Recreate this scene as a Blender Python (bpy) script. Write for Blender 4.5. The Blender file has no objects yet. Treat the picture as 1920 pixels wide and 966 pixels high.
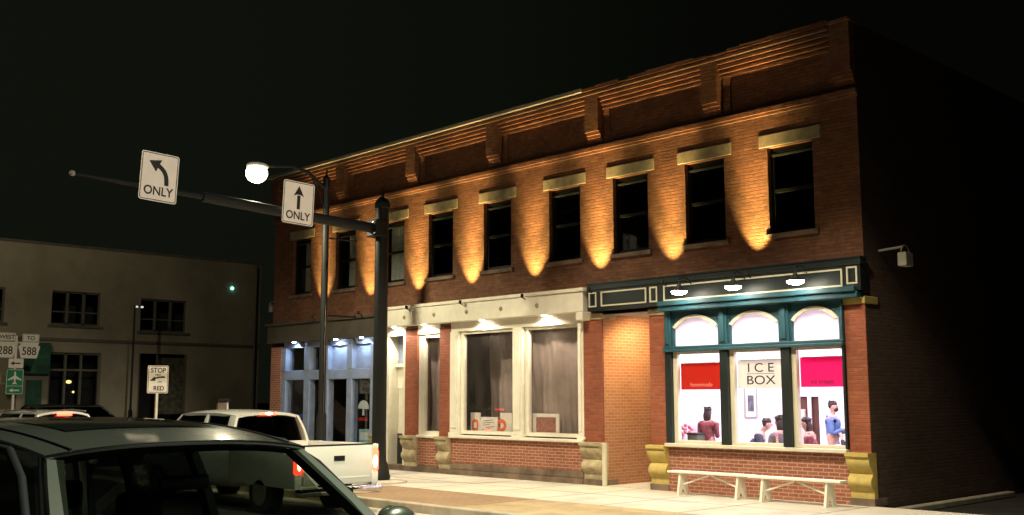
import bpy, bmesh, math, random
from mathutils import Vector, Matrix
random.seed(7)
R = math.radians
SC = bpy.context.scene
COL = SC.collection

# ------------------------------------------------------------------ camera
yaw, pitch, roll = -8.06171762e-01, 1.31181449e-01, 1.37806123e-03
CP = Vector((8.94070321, -16.9593685, 1.8))
fw = Vector((math.sin(yaw)*math.cos(pitch), math.cos(yaw)*math.cos(pitch), math.sin(pitch)))
r0 = Vector((math.cos(yaw), -math.sin(yaw), 0)); d0 = fw.cross(r0)
rt = math.cos(roll)*r0 + math.sin(roll)*d0
dn = -math.sin(roll)*r0 + math.cos(roll)*d0
cam = bpy.data.cameras.new('camera'); cam.sensor_width = 36; cam.lens = 36*2000/1920
cam.clip_end = 2000; cam.clip_start = .05
co = bpy.data.objects.new('camera', cam); COL.objects.link(co)
M3 = Matrix((rt, -dn, -fw)).transposed()
co.matrix_world = Matrix.Translation(CP) @ M3.to_4x4()
SC.camera = co

# ------------------------------------------------------------------ night sky
w = bpy.data.worlds.new('World'); SC.world = w; w.use_nodes = True
nt = w.node_tree; bg = nt.nodes['Background']
# dark sky, with the faint green glow of the town low down beyond the left of the street
tc = nt.nodes.new('ShaderNodeTexCoord'); dp = nt.nodes.new('ShaderNodeVectorMath'); dp.operation = 'DOT_PRODUCT'
dp.inputs[1].default_value = Vector((-.96, .12, .25)).normalized(); nt.links.new(tc.outputs['Generated'], dp.inputs[0])
mr = nt.nodes.new('ShaderNodeMapRange'); mr.interpolation_type = 'SMOOTHSTEP'; nt.links.new(dp.outputs['Value'], mr.inputs['Value'])
mr.inputs['From Min'].default_value = .62; mr.inputs['From Max'].default_value = 1; mr.inputs['To Min'].default_value = .0015; mr.inputs['To Max'].default_value = .0052
nt.links.new(mr.outputs['Result'], bg.inputs['Strength']); bg.inputs['Color'].default_value = (.82, 1, .62, 1)

SC.view_settings.view_transform = 'Standard'; SC.view_settings.look = 'None'
SC.view_settings.exposure = .22; SC.view_settings.gamma = 1
SC.render.engine = 'CYCLES'
SC.cycles.use_denoising = True
SC.cycles.max_bounces = 6; SC.cycles.diffuse_bounces = 3; SC.cycles.glossy_bounces = 3
SC.cycles.transparent_max_bounces = 12; SC.cycles.transmission_bounces = 4
SC.cycles.sample_clamp_indirect = 4; SC.cycles.caustics_reflective = False; SC.cycles.caustics_refractive = False

def spot(name, loc, target, power, color, size=120, blend=.5, radius=.12):
    l = bpy.data.lights.new(name, 'SPOT'); l.energy = power; l.color = color
    l.spot_size = R(size); l.spot_blend = blend; l.shadow_soft_size = radius
    o = bpy.data.objects.new(name, l); COL.objects.link(o)
    o.location = loc
    o.rotation_euler = (Vector(target)-Vector(loc)).to_track_quat('-Z', 'Y').to_euler()
    return o
def area(name, loc, target, power, color, sx, sy):
    l = bpy.data.lights.new(name, 'AREA'); l.energy = power; l.color = color
    l.shape = 'RECTANGLE'; l.size = sx; l.size_y = sy
    o = bpy.data.objects.new(name, l); COL.objects.link(o)
    o.location = loc
    o.rotation_euler = (Vector(target)-Vector(loc)).to_track_quat('-Z', 'Y').to_euler()
    return o
STREET = (1.0, .86, .60)
# same street's lamps just outside the frame (full cut-off heads), plus added fills
spot('street_lamp_or_fill_light', (1.2, -7.2, 9.6), (.6, -5.6, 0), 3400, STREET, 98, .35, .2)
spot('street_lamp_or_fill_light', (-4.5, -6.8, 10.2), (-5.2, -4.8, 0), 3500, STREET, 86, .4, .2)
spot('street_lamp_or_fill_light', (6.5, -11.5, 8.0), (4.0, -12.0, 0), 3700, (.92, 1, .82), 126, .5, .2)
spot('street_lamp_or_fill_light', (-14.0, -12.5, 8.0), (-14.0, -11.5, 0), 700, (1, .93, .70), 140, .5, .2)
spot('street_lamp_or_fill_light', (-24, -8, 9), (-36, 2, 2), 850, (1, .92, .66), 140, .6, .3)  # added fill to brighten the beige building, not a known lamp
spot('street_lamp_or_fill_light', (17, -14.5, 15), (-10, -6.6, 5.8), 17500, (1, .92, .78), 15, .8, .3)  # added narrow spot imitating headlight retroreflection on the overhead signs

# ------------------------------------------------------------------ materials
def nodes(name):
    m = bpy.data.materials.new(name); m.use_nodes = True
    n = m.node_tree.nodes; l = m.node_tree.links
    return m, n, l, n['Principled BSDF']
def mix(n, l, fac, a, b):
    x = n.new('ShaderNodeMix'); x.data_type = 'RGBA'
    for s, v in ((x.inputs[0], fac), (x.inputs[6], a), (x.inputs[7], b)):
        if isinstance(v, bpy.types.NodeSocket): l.new(v, s)
        elif isinstance(v, (int, float)): s.default_value = v
        else: s.default_value = (*v, 1)
    return x.outputs[2]
def noise(n, l, scale, detail=4, vec=None, rough=.6):
    t = n.new('ShaderNodeTexNoise'); t.inputs['Scale'].default_value = scale
    t.inputs['Detail'].default_value = detail; t.inputs['Roughness'].default_value = rough
    if vec is None:
        tc = n.new('ShaderNodeTexCoord'); vec = tc.outputs['Object']
    l.new(vec, t.inputs['Vector']); return t.outputs['Fac']
def ramp(n, l, f, a, b):
    r = n.new('ShaderNodeMapRange'); r.inputs['From Min'].default_value = a; r.inputs['From Max'].default_value = b
    l.new(f, r.inputs['Value']); return r.outputs['Result']
def mat(name, c, rough=.6, metal=0, var=.25, scale=3, bump=.0, bscale=40, coat=0, spec=.5):
    m, n, l, p = nodes(name)
    c2 = tuple(v*(1-var) for v in c); c3 = tuple(min(1, v*(1+var*.5)) for v in c)
    f = ramp(n, l, noise(n, l, scale, 5), .3, .7)
    l.new(mix(n, l, f, c2, c3), p.inputs['Base Color'])
    p.inputs['Roughness'].default_value = rough; p.inputs['Metallic'].default_value = metal
    p.inputs['Coat Weight'].default_value = coat; p.inputs['Coat Roughness'].default_value = .08
    p.inputs['Specular IOR Level'].default_value = spec
    if bump:
        b = n.new('ShaderNodeBump'); b.inputs['Strength'].default_value = bump; b.inputs['Distance'].default_value = .01
        l.new(noise(n, l, bscale, 3), b.inputs['Height']); l.new(b.outputs[0], p.inputs['Normal'])
    return m
def brick(name, c1, c2, mortar, bw=.205, bh=.066, mo=.009, dirt=.5, rough=.85, flat=False, bump=.6):
    m, n, l, p = nodes(name)
    tc = n.new('ShaderNodeTexCoord'); sx = n.new('ShaderNodeSeparateXYZ'); l.new(tc.outputs['Object'], sx.inputs[0])
    cx = n.new('ShaderNodeCombineXYZ')
    if flat:
        l.new(sx.outputs[0], cx.inputs[0]); l.new(sx.outputs[1], cx.inputs[1])
    else:
        a = n.new('ShaderNodeMath'); a.operation = 'ADD'; l.new(sx.outputs[0], a.inputs[0]); l.new(sx.outputs[1], a.inputs[1])
        l.new(a.outputs[0], cx.inputs[0]); l.new(sx.outputs[2], cx.inputs[1])
    # slightly wavy courses
    wob = n.new('ShaderNodeTexNoise'); wob.inputs['Scale'].default_value = 6; l.new(tc.outputs['Object'], wob.inputs['Vector'])
    vm = n.new('ShaderNodeVectorMath'); vm.operation = 'SCALE'; vm.inputs['Scale'].default_value = .012; l.new(wob.outputs['Color'], vm.inputs[0])
    va = n.new('ShaderNodeVectorMath'); va.operation = 'ADD'; l.new(cx.outputs[0], va.inputs[0]); l.new(vm.outputs[0], va.inputs[1])
    b = n.new('ShaderNodeTexBrick'); l.new(va.outputs[0], b.inputs['Vector'])
    b.inputs['Scale'].default_value = 1; b.inputs['Brick Width'].default_value = bw; b.inputs['Row Height'].default_value = bh
    b.inputs['Mortar Size'].default_value = mo; b.inputs['Mortar Smooth'].default_value = .3; b.inputs['Bias'].default_value = -.1
    b.inputs['Color1'].default_value = (*c1, 1); b.inputs['Color2'].default_value = (*c2, 1); b.inputs['Mortar'].default_value = (*mortar, 1)
    f = ramp(n, l, noise(n, l, .9, 6), .35, .75)
    f2 = ramp(n, l, noise(n, l, 9, 4), .35, .8)
    dk = n.new('ShaderNodeMix'); dk.data_type = 'RGBA'; dk.blend_type = 'MULTIPLY'
    mm = n.new('ShaderNodeMath'); mm.operation = 'MULTIPLY'; mm.inputs[1].default_value = dirt; l.new(f, mm.inputs[0])
    l.new(mm.outputs[0], dk.inputs[0]); l.new(b.outputs['Color'], dk.inputs[6]); dk.inputs[7].default_value = (.45, .38, .36, 1)
    dk2 = n.new('ShaderNodeMix'); dk2.data_type = 'RGBA'; dk2.blend_type = 'MULTIPLY'
    m2 = n.new('ShaderNodeMath'); m2.operation = 'MULTIPLY'; m2.inputs[1].default_value = dirt; l.new(f2, m2.inputs[0])
    l.new(m2.outputs[0], dk2.inputs[0]); l.new(dk.outputs[2], dk2.inputs[6]); dk2.inputs[7].default_value = (.62, .5, .42, 1)
    mp = n.new('ShaderNodeMapping'); mp.inputs['Scale'].default_value = (1.0, 1.0, 2.6); l.new(tc.outputs['Object'], mp.inputs[0])
    f3 = ramp(n, l, noise(n, l, 1.7, 7, mp.outputs[0], .7), .55, .72)
    m3 = n.new('ShaderNodeMath'); m3.operation = 'MULTIPLY'; m3.inputs[1].default_value = dirt*.45; l.new(f3, m3.inputs[0])
    out = mix(n, l, m3.outputs[0], dk2.outputs[2], tuple(v*1.25+.05 for v in mortar))
    l.new(out, p.inputs['Base Color']); p.inputs['Roughness'].default_value = rough
    bp = n.new('ShaderNodeBump'); bp.inputs['Strength'].default_value = bump; bp.inputs['Distance'].default_value = .012
    hs = n.new('ShaderNodeMath'); hs.operation = 'SUBTRACT'; l.new(noise(n, l, 30, 5), hs.inputs[0]); l.new(b.outputs['Fac'], hs.inputs[1])
    l.new(hs.outputs[0], bp.inputs['Height']); l.new(bp.outputs[0], p.inputs['Normal'])
    return m
def translucent(name, c):
    m, n, l, p = nodes(name)
    t = n.new('ShaderNodeBsdfTranslucent'); t.inputs[0].default_value = (*c, 1)
    p.inputs['Base Color'].default_value = (*c, 1); p.inputs['Roughness'].default_value = .7
    s = n.new('ShaderNodeMixShader'); s.inputs[0].default_value = .42
    l.new(p.outputs[0], s.inputs[1]); l.new(t.outputs[0], s.inputs[2]); l.new(s.outputs[0], n['Material Output'].inputs[0]); return m
def glass(name, tint=(.9, .93, .95), gl=.06, haze=0, hazecol=(.5, .5, .5)):
    m, n, l, p = nodes(name); n.remove(p)
    t = n.new('ShaderNodeBsdfTransparent'); t.inputs[0].default_value = (*tint, 1)
    g = n.new('ShaderNodeBsdfGlossy'); g.inputs['Roughness'].default_value = .03
    fr = n.new('ShaderNodeFresnel')
    ge = n.new('ShaderNodeNewGeometry'); io = n.new('ShaderNodeMapRange'); l.new(ge.outputs['Backfacing'], io.inputs['Value'])
    io.inputs['To Min'].default_value = 1.5; io.inputs['To Max'].default_value = 1/1.5; l.new(io.outputs['Result'], fr.inputs[0])
    s = n.new('ShaderNodeMixShader'); l.new(fr.outputs[0], s.inputs[0]); l.new(t.outputs[0], s.inputs[1]); l.new(g.outputs[0], s.inputs[2])
    out = s.outputs[0]
    if haze:
        d = n.new('ShaderNodeBsdfDiffuse'); d.inputs[0].default_value = (*hazecol, 1)
        s2 = n.new('ShaderNodeMixShader')
        tc = n.new('ShaderNodeTexCoord'); mp = n.new('ShaderNodeMapping'); mp.inputs['Scale'].default_value = (1.2, 1, .35)
        l.new(tc.outputs['Object'], mp.inputs[0])
        f = ramp(n, l, noise(n, l, 2.2, 6, mp.outputs[0]), .2, .8)
        mm = n.new('ShaderNodeMath'); mm.operation = 'MULTIPLY'; mm.inputs[1].default_value = haze; l.new(f, mm.inputs[0])
        l.new(mm.outputs[0], s2.inputs[0]); l.new(out, s2.inputs[1]); l.new(d.outputs[0], s2.inputs[2]); out = s2.outputs[0]
    l.new(out, n['Material Output'].inputs[0]); return m
def emit(name, c, s):
    m, n, l, p = nodes(name); p.inputs['Base Color'].default_value = (*c, 1)
    p.inputs['Emission Color'].default_value = (*c, 1); p.inputs['Emission Strength'].default_value = s
    p.inputs['Roughness'].default_value = .4
    return m

M = {}
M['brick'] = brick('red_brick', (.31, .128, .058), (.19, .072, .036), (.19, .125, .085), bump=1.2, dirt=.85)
M['brick_pier'] = brick('smooth_red_brick', (.35, .10, .045), (.26, .065, .03), (.24, .09, .05), dirt=.45)
M['brick_knee'] = brick('pale_joint_brick', (.36, .13, .075), (.28, .085, .05), (.50, .33, .24), dirt=.25)
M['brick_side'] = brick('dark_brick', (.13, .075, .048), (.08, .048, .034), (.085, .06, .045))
M['brick_warm'] = brick('orange_brick', (.44, .20, .095), (.36, .145, .07), (.46, .30, .18), dirt=.2)
M['pavers'] = brick('brick_pavers', (.34, .22, .12), (.29, .175, .09), (.25, .18, .11), .21, .105, .012, dirt=.35, flat=True, bump=.4)
M['lintel'] = mat('lintel_stone', (.33, .29, .20), .85, var=.35, scale=5, bump=.5)
M['stone'] = mat('carved_stone', (.44, .36, .22), .85, var=.5, scale=4, bump=.5)
M['stone_yellow'] = mat('yellow_painted_stone', (.50, .38, .11), .7, var=.25, scale=5, bump=.3)
M['plinth'] = mat('weathered_plinth_stone', (.20, .14, .10), .9, var=.55, scale=2.6, bump=.7)
M['white'] = mat('cream_painted_wood', (.80, .76, .64), .5, var=.10, scale=4, bump=.1)
M['coping'] = mat('pale_metal_coping', (.30, .29, .26), .6, var=.25, scale=2)
M['teal'] = mat('teal_painted_wood', (.024, .085, .115), .4, var=.2, scale=3)
M['darkteal'] = mat('dark_teal_fascia_paint', (.007, .014, .015), .5, var=.25, scale=3)
M['cream'] = mat('cream_moulding_paint', (.62, .58, .45), .5, var=.1)
M['bluegrey'] = mat('blue_grey_painted_wood', (.27, .32, .45), .5, var=.25)
M['brownfascia'] = mat('brown_fascia_paint', (.075, .063, .048), .7, var=.3)
M['black'] = mat('black_paint', (.012, .013, .012), .5, var=.2, spec=.25)
M['frame'] = mat('black_window_frame', (.007, .008, .008), .5, var=.2, spec=.3)
M['greyglossframe'] = mat('grey_sash_paint', (.05, .055, .05), .4, var=.2)
M['glass'] = glass('window_glass')
def frosted(name, c):
    m, n, l, p = nodes(name); n.remove(p)
    a = n.new('ShaderNodeBsdfTranslucent'); a.inputs[0].default_value = (*c, 1); b = n.new('ShaderNodeBsdfDiffuse'); b.inputs[0].default_value = (*c, 1)
    s = n.new('ShaderNodeMixShader'); s.inputs[0].default_value = .3; l.new(a.outputs[0], s.inputs[1]); l.new(b.outputs[0], s.inputs[2]); l.new(s.outputs[0], n['Material Output'].inputs[0]); return m
M['frost'] = frosted('frosted_glass', (.88, .86, .86))
M['glass_roof'] = mat('dark_roof_glass', (.01, .012, .01), .06, var=0, coat=1)
M['glass_dusty'] = glass('dusty_shop_glass', (.93, .90, .88), haze=.10, hazecol=(.45, .38, .34))
M['plastic'] = mat('plastic_sheet', (.30, .25, .235), .45, var=.35, scale=1.4, bump=.4, bscale=4)
M['glass_car'] = glass('car_glass', (.38, .42, .37))
M['glass_dark'] = glass('dark_car_glass', (.05, .06, .055))
M['dark'] = mat('dark_interior', (.02, .017, .014), .9)
M['curtain'] = mat('pale_curtain', (.42, .42, .35), .9, var=.25, scale=6)
M['concrete'] = mat('pale_sidewalk_concrete', (.60, .55, .46), .9, var=.30, scale=1.1, bump=.25, bscale=60)
def worn(m, scale=5, amt=.5):
    n = m.node_tree.nodes; l = m.node_tree.links; p = n['Principled BSDF']; s = p.inputs['Base Color'].links[0].from_socket
    tc = n.new('ShaderNodeTexCoord'); v = n.new('ShaderNodeTexVoronoi'); v.inputs['Scale'].default_value = scale; v.inputs['Randomness'].default_value = 1
    l.new(tc.outputs['Object'], v.inputs['Vector']); r = n.new('ShaderNodeMapRange'); l.new(v.outputs['Distance'], r.inputs['Value'])
    r.inputs['From Min'].default_value = .05; r.inputs['From Max'].default_value = .14; r.inputs['To Min'].default_value = amt; r.inputs['To Max'].default_value = 0
    b1 = mix(n, l, r.outputs['Result'], (1, 1, 1), (.3, .26, .22))
    f = ramp(n, l, noise(n, l, .55, 7, None, .75), .48, .68)
    m2 = n.new('ShaderNodeMath'); m2.operation = 'MULTIPLY'; m2.inputs[1].default_value = amt; l.new(f, m2.inputs[0]); b2 = mix(n, l, m2.outputs[0], (1, 1, 1), (.55, .49, .42))
    for bb in (b1, b2):
        x = n.new('ShaderNodeMix'); x.data_type = 'RGBA'; x.blend_type = 'MULTIPLY'; x.inputs[0].default_value = 1; l.new(s, x.inputs[6]); l.new(bb, x.inputs[7]); s = x.outputs[2]
    l.new(s, p.inputs['Base Color'])
worn(M['concrete'], 3.2)
M['joint'] = mat('dark_joint_dirt', (.16, .13, .095), .95)
M['tan'] = mat('tan_concrete', (.42, .32, .18), .9, var=.28, scale=2, bump=.25, bscale=60)
worn(M['tan'], 4)
M['kerb'] = mat('kerb_concrete', (.40, .36, .27), .9, var=.35, scale=3, bump=.3)
M['asphalt'] = mat('asphalt', (.055, .052, .048), .85, var=.35, scale=1.1, bump=.5, bscale=90)
M['gutter'] = mat('gutter_concrete', (.46, .42, .33), .9, var=.25, scale=2, bump=.3)
M['lot'] = mat('dark_lot_asphalt', (.028, .026, .022), .9, var=.4, scale=1.5, bump=.4)
M['earth'] = mat('dark_ground', (.03, .028, .022), .95, var=.3, scale=.3)
M['stucco'] = mat('beige_stucco', (.30, .255, .175), .9, var=.35, scale=.45, bump=.3, bscale=25)
M['stuccotrim'] = mat('grey_stone_trim', (.12, .105, .08), .9, var=.3)
M['signwhite'] = mat('white_sign_sheeting', (.80, .72, .60), .45, var=.06, scale=6)
M['signblack'] = mat('black_sign_ink', (.015, .013, .012), .5)
M['signgreen'] = mat('green_sign_sheeting', (.012, .19, .075), .45, var=.1)
M['steel'] = mat('galvanised_steel', (.42, .41, .37), .45, .7, var=.2)
M['interior'] = mat('white_plaster', (.80, .75, .84), .8, var=.06)
M['intfloor'] = mat('pale_floor_tile', (.6, .56, .55), .5, var=.1)
M['redsign'] = translucent('red_banner', (.62, .030, .015))
M['pinksign'] = translucent('magenta_banner', (.85, .012, .26))
M['creamsign'] = translucent('cream_banner', (.82, .79, .70))
M['pinktext'] = mat('pale_pink_lettering', (.95, .32, .30), .6, var=.0)
M['maroontext'] = mat('maroon_lettering', (.16, .01, .05), .6, var=.0)
M['carwhite'] = mat('white_car_paint', (.74, .75, .68), .25, var=.02, coat=1)
M['cardark'] = mat('dark_green_grey_metallic', (.125, .130, .10), .34, .6, var=.05, coat=1)
M['carblack'] = mat('black_car_paint', (.02, .02, .02), .25, var=.05, coat=1)
M['trim'] = mat('black_car_trim', (.010, .010, .010), .7, spec=.2)
M['chrome'] = mat('chrome', (.72, .72, .68), .14, 1, var=.03)
M['tyre'] = mat('tyre_rubber', (.02, .02, .02), .8)
M['seat'] = mat('dark_seat_fabric', (.045, .042, .036), .85, var=.3)
M['taillight'] = emit('lit_tail_lamp', (1, .035, .015), 14)
M['tailcore'] = emit('lit_tail_lamp_core', (1, .42, .30), 30)
M['lampglow'] = emit('lit_lamp_bowl', (1, .95, .62), 14)
M['bulb'] = emit('lit_bulb', (1, .90, .70), 60)
M['skin'] = mat('skin', (.50, .28, .20), .6, var=.05)
M['hair'] = mat('dark_hair', (.03, .018, .013), .7)
M['blueshirt'] = mat('blue_shirt', (.11, .19, .40), .8, var=.2, scale=8)
M['navyshirt'] = mat('navy_t_shirt', (.045, .055, .10), .8, var=.2, scale=8)
M['plaid'] = mat('maroon_plaid_shirt', (.26, .06, .075), .85, var=.5, scale=16)
M['greycoat'] = mat('grey_coat', (.14, .12, .13), .85, var=.2, scale=6)
M['paletrousers'] = mat('pale_trousers', (.50, .52, .56), .8)
M['blackcloth'] = mat('black_cloth', (.02, .02, .02), .8)
M['wood'] = mat('dark_wood', (.10, .035, .02), .5, var=.3)
M['orange'] = mat('orange_paper', (.85, .16, .05), .6)
M['paper'] = mat('white_paper', (.80, .78, .74), .7, var=.12, scale=9)
M['teallight'] = mat('pale_aqua_paper', (.35, .62, .62), .6)
M['rosepic'] = mat('rose_artwork', (.36, .15, .12), .6, var=.6, scale=14)
M['greenpaint'] = mat('dark_green_paint', (.012, .075, .035), .6, var=.3)
M['floodwhite'] = mat('pale_lamp_housing', (.45, .42, .36), .5)
M['pink'] = mat('pink_petal', (.8, .22, .30), .6)

# ------------------------------------------------------------------ mesh helpers
class MB:
    def __init__(s): s.bm = bmesh.new()
    def box(s, x0, x1, y0, y1, z0, z1, bev=0, mtx=None):
        vs = [s.bm.verts.new((x, y, z)) for x in (x0, x1) for y in (y0, y1) for z in (z0, z1)]
        fs = [(0, 1, 3, 2), (4, 6, 7, 5), (0, 4, 5, 1), (2, 3, 7, 6), (0, 2, 6, 4), (1, 5, 7, 3)]
        faces = [s.bm.faces.new([vs[i] for i in f]) for f in fs]
        if bev:
            es = list({e for f in faces for e in f.edges})
            r = bmesh.ops.bevel(s.bm, geom=es, offset=bev, segments=2, affect='EDGES', profile=.5)
            vs = list({v for f in r['faces'] for v in f.verts} | {v for v in vs if v.is_valid})
        if mtx is not None:
            for v in vs: v.co = mtx @ v.co
        return s
    def quad(s, *p):
        s.bm.faces.new([s.bm.verts.new(q) for q in p]); return s
    def tube(s, pts, rads, seg=12, cap=True):
        rings = []
        for i, p in enumerate(pts):
            p = Vector(p)
            a = Vector(pts[max(0, i-1)]); b = Vector(pts[min(len(pts)-1, i+1)])
            d = (b-a).normalized()
            up = Vector((0, 0, 1)) if abs(d.z) < .95 else Vector((1, 0, 0))
            u = d.cross(up).normalized(); v = d.cross(u)
            rr = rads[i] if isinstance(rads, (list, tuple)) else rads
            rings.append([s.bm.verts.new(p + (u*math.cos(t)+v*math.sin(t))*rr) for t in [2*math.pi*k/seg for k in range(seg)]])
        for a, b in zip(rings, rings[1:]):
            for k in range(seg): s.bm.faces.new((a[k], a[(k+1) % seg], b[(k+1) % seg], b[k]))
        if cap:
            s.bm.faces.new(rings[0][::-1]); s.bm.faces.new(rings[-1])
        return s
    def lathe(s, prof, c=(0, 0, 0), seg=20, sx=1, sy=1):
        rings = [[s.bm.verts.new((c[0]+r*math.cos(t)*sx, c[1]+r*math.sin(t)*sy, c[2]+z)) for t in [2*math.pi*k/seg for k in range(seg)]] for r, z in prof]
        for a, b in zip(rings, rings[1:]):
            for k in range(seg): s.bm.faces.new((a[k], a[(k+1) % seg], b[(k+1) % seg], b[k]))
        s.bm.faces.new(rings[0][::-1]); s.bm.faces.new(rings[-1]); return s
    def ball(s, c, r, sx=1, sy=1, sz=1, n=12):
        m = Matrix.Translation(c) @ Matrix.Diagonal((sx, sy, sz, 1))
        bmesh.ops.create_uvsphere(s.bm, u_segments=n, v_segments=max(6, n//2+2), radius=r, matrix=m); return s
    def prism(s, poly, a, b, plane='XZ', holes=None):
        # poly in plane coords, extruded from a to b along the third axis
        def P(u, v, t): return {'XZ': (u, t, v), 'YZ': (t, u, v), 'XY': (u, v, t)}[plane]
        A = [s.bm.verts.new(P(u, v, a)) for u, v in poly]; B = [s.bm.verts.new(P(u, v, b)) for u, v in poly]
        n = len(poly)
        s.bm.faces.new(A); s.bm.faces.new(B[::-1])
        for i in range(n): s.bm.faces.new((A[i], B[i], B[(i+1) % n], A[(i+1) % n]))
        return s
    def band(s, outer, inner, a, b):
        # ring between two equal-length XZ polygons
        V = [[s.bm.verts.new((u, t, v)) for u, v in pl] for t in (a, b) for pl in (outer, inner)]
        n = len(outer); oa, ia, ob, ib = V
        for i in range(n):
            j = (i+1) % n
            s.bm.faces.new((oa[i], oa[j], ia[j], ia[i])); s.bm.faces.new((ob[i], ib[i], ib[j], ob[j]))
            s.bm.faces.new((oa[i], ob[i], ob[j], oa[j])); s.bm.faces.new((ia[i], ia[j], ib[j], ib[i]))
        return s
    def grid(s, rows, close=False):
        V = [[s.bm.verts.new(p) for p in r] for r in rows]
        for a, b in zip(V, V[1:]):
            n = len(a)
            for k in range(n if close else n-1):
                s.bm.faces.new((a[k], a[(k+1) % n], b[(k+1) % n], b[k]))
        return s
    def build(s, name, m, parent=None, smooth=False, loc=None):
        bmesh.ops.recalc_face_normals(s.bm, faces=s.bm.faces)
        me = bpy.data.meshes.new(name); s.bm.to_mesh(me); s.bm.free()
        me.materials.append(M[m] if isinstance(m, str) else m)
        if smooth:
            for p in me.polygons: p.use_smooth = True
            try: me.set_sharp_from_angle(angle=R(40))
            except Exception: pass
        o = bpy.data.objects.new(name, me); COL.objects.link(o)
        if parent is not None: o.parent = parent
        if loc is not None: o.location = loc
        return o
def thing(name, label, cat, loc=(0, 0, 0), rz=0, group=None, rx=0):
    o = bpy.data.objects.new(name, None); COL.objects.link(o); o.empty_display_size = .2
    o.location = loc; o.rotation_euler = (rx, 0, rz); o['label'] = label; o['category'] = cat
    if group: o['group'] = group
    return o
def tag(o, label, cat, group=None):
    o['label'] = label; o['category'] = cat
    if group: o['group'] = group
    return o
def struct(o): o['kind'] = 'structure'; return o
def kids(o): return [c for c in bpy.data.objects if c.parent == o]
def dup(o, parent=None):
    c = o.copy(); COL.objects.link(c)
    if parent is not None: c.parent = parent
    for ch in kids(o): dup(ch, c)
    return c
def words(s, h, x, z, y, m, parent, name='lettering', align='CENTER', sx=1, th=.002, bold=0):
    cu = bpy.data.curves.new('t', 'FONT'); cu.body = s; cu.size = h*1.37; cu.align_x = align; cu.extrude = th; cu.offset = bold
    o = bpy.data.objects.new('t', cu); COL.objects.link(o)
    dg = bpy.context.evaluated_depsgraph_get(); me = bpy.data.meshes.new_from_object(o.evaluated_get(dg))
    bpy.data.objects.remove(o); me.transform(Matrix.Translation((x, y, z)) @ Matrix.Rotation(R(90), 4, 'X') @ Matrix.Diagonal((sx, 1, 1, 1)))
    me.materials.clear(); me.materials.append(M[m])
    ob = bpy.data.objects.new(name, me); COL.objects.link(ob); ob.parent = parent
    return ob
def rrect(w, h, r, n=5, cx=0, cz=0):
    p = []
    for qx, qz, a0 in ((1, 1, 0), (-1, 1, 90), (-1, -1, 180), (1, -1, 270)):
        for k in range(n+1):
            a = R(a0+90*k/n); p.append((cx+qx*(w/2-r)+r*math.cos(a), cz+qz*(h/2-r)+r*math.sin(a)))
    return p

# ------------------------------------------------------------------ ground
RZ = -.15
g = MB(); g.quad((-400, -400, RZ-.012), (400, -400, RZ-.012), (400, 400, RZ-.012), (-400, 400, RZ-.012)); struct(g.build('ground', 'earth'))
g = MB(); g.quad((-33, -40, RZ-.004), (60, -40, RZ-.004), (60, -5.9, RZ-.004), (-33, -5.9, RZ-.004))
g.quad((-33, -5.9, RZ-.004), (-21, -5.9, RZ-.004), (-21, 40, RZ-.004), (-33, 40, RZ-.004)); struct(g.build('road', 'asphalt'))
g = MB(); g.quad((-21, -5.9, RZ), (3.5, -5.9, RZ), (3.5, -5.17, RZ), (-21, -5.17, RZ)); struct(g.build('gutter', 'gutter'))
g = MB(); g.box(-19.6, 2.2, -3.1, .0, RZ, 0)
struct(g.build('sidewalk', 'concrete'))
g = MB()
for x in [-18.2+1.65*k for k in range(12)]: g.box(x-.011, x+.011, -3.09, -.02, 0, .002)
g.box(-19.5, 2.1, -1.56, -1.548, 0, .0025)
struct(g.build('sidewalk_joints', 'joint'))
g = MB(); g.box(-9.2, -4.9, -5.0, -3.1, RZ, -.002); struct(g.build('paver_strip', 'pavers'))
g = MB(); g.box(-4.9, 2.2, -5.0, -3.1, RZ, -.004); struct(g.build('sidewalk_apron', 'tan'))
g = MB(); g.box(-19.6, 2.2, -5.17, -5.0, RZ-.05, .003, bev=.02); struct(g.build('kerb', 'kerb'))
g = MB(); g.box(-19.6, -9.2, -5.0, -3.1, RZ, -.001); struct(g.build('corner_pavement', 'concrete'))
g = MB(); g.box(-39, -33, -6, 12, RZ, -.02); struct(g.build('far_pavement', 'kerb'))
g = MB(); g.quad((.02, -3.0, RZ), (30, -3.0, RZ), (30, 30, RZ), (.02, 30, RZ))
struct(g.build('parking_lot', 'lot'))
g = MB(); g.box(.12, .30, .45, 5.1, RZ, -.04, bev=.02)
tag(g.build('stone_edging', 'kerb'), 'low pale stone edging along the foot of the dark side wall', 'edging')
g = MB(); g.lathe([(.62, 0), (.62, .03), (.5, .06)], (-10.0, -2.8, 0), 28)
struct(g.build('pole_pad', 'concrete'))


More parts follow.
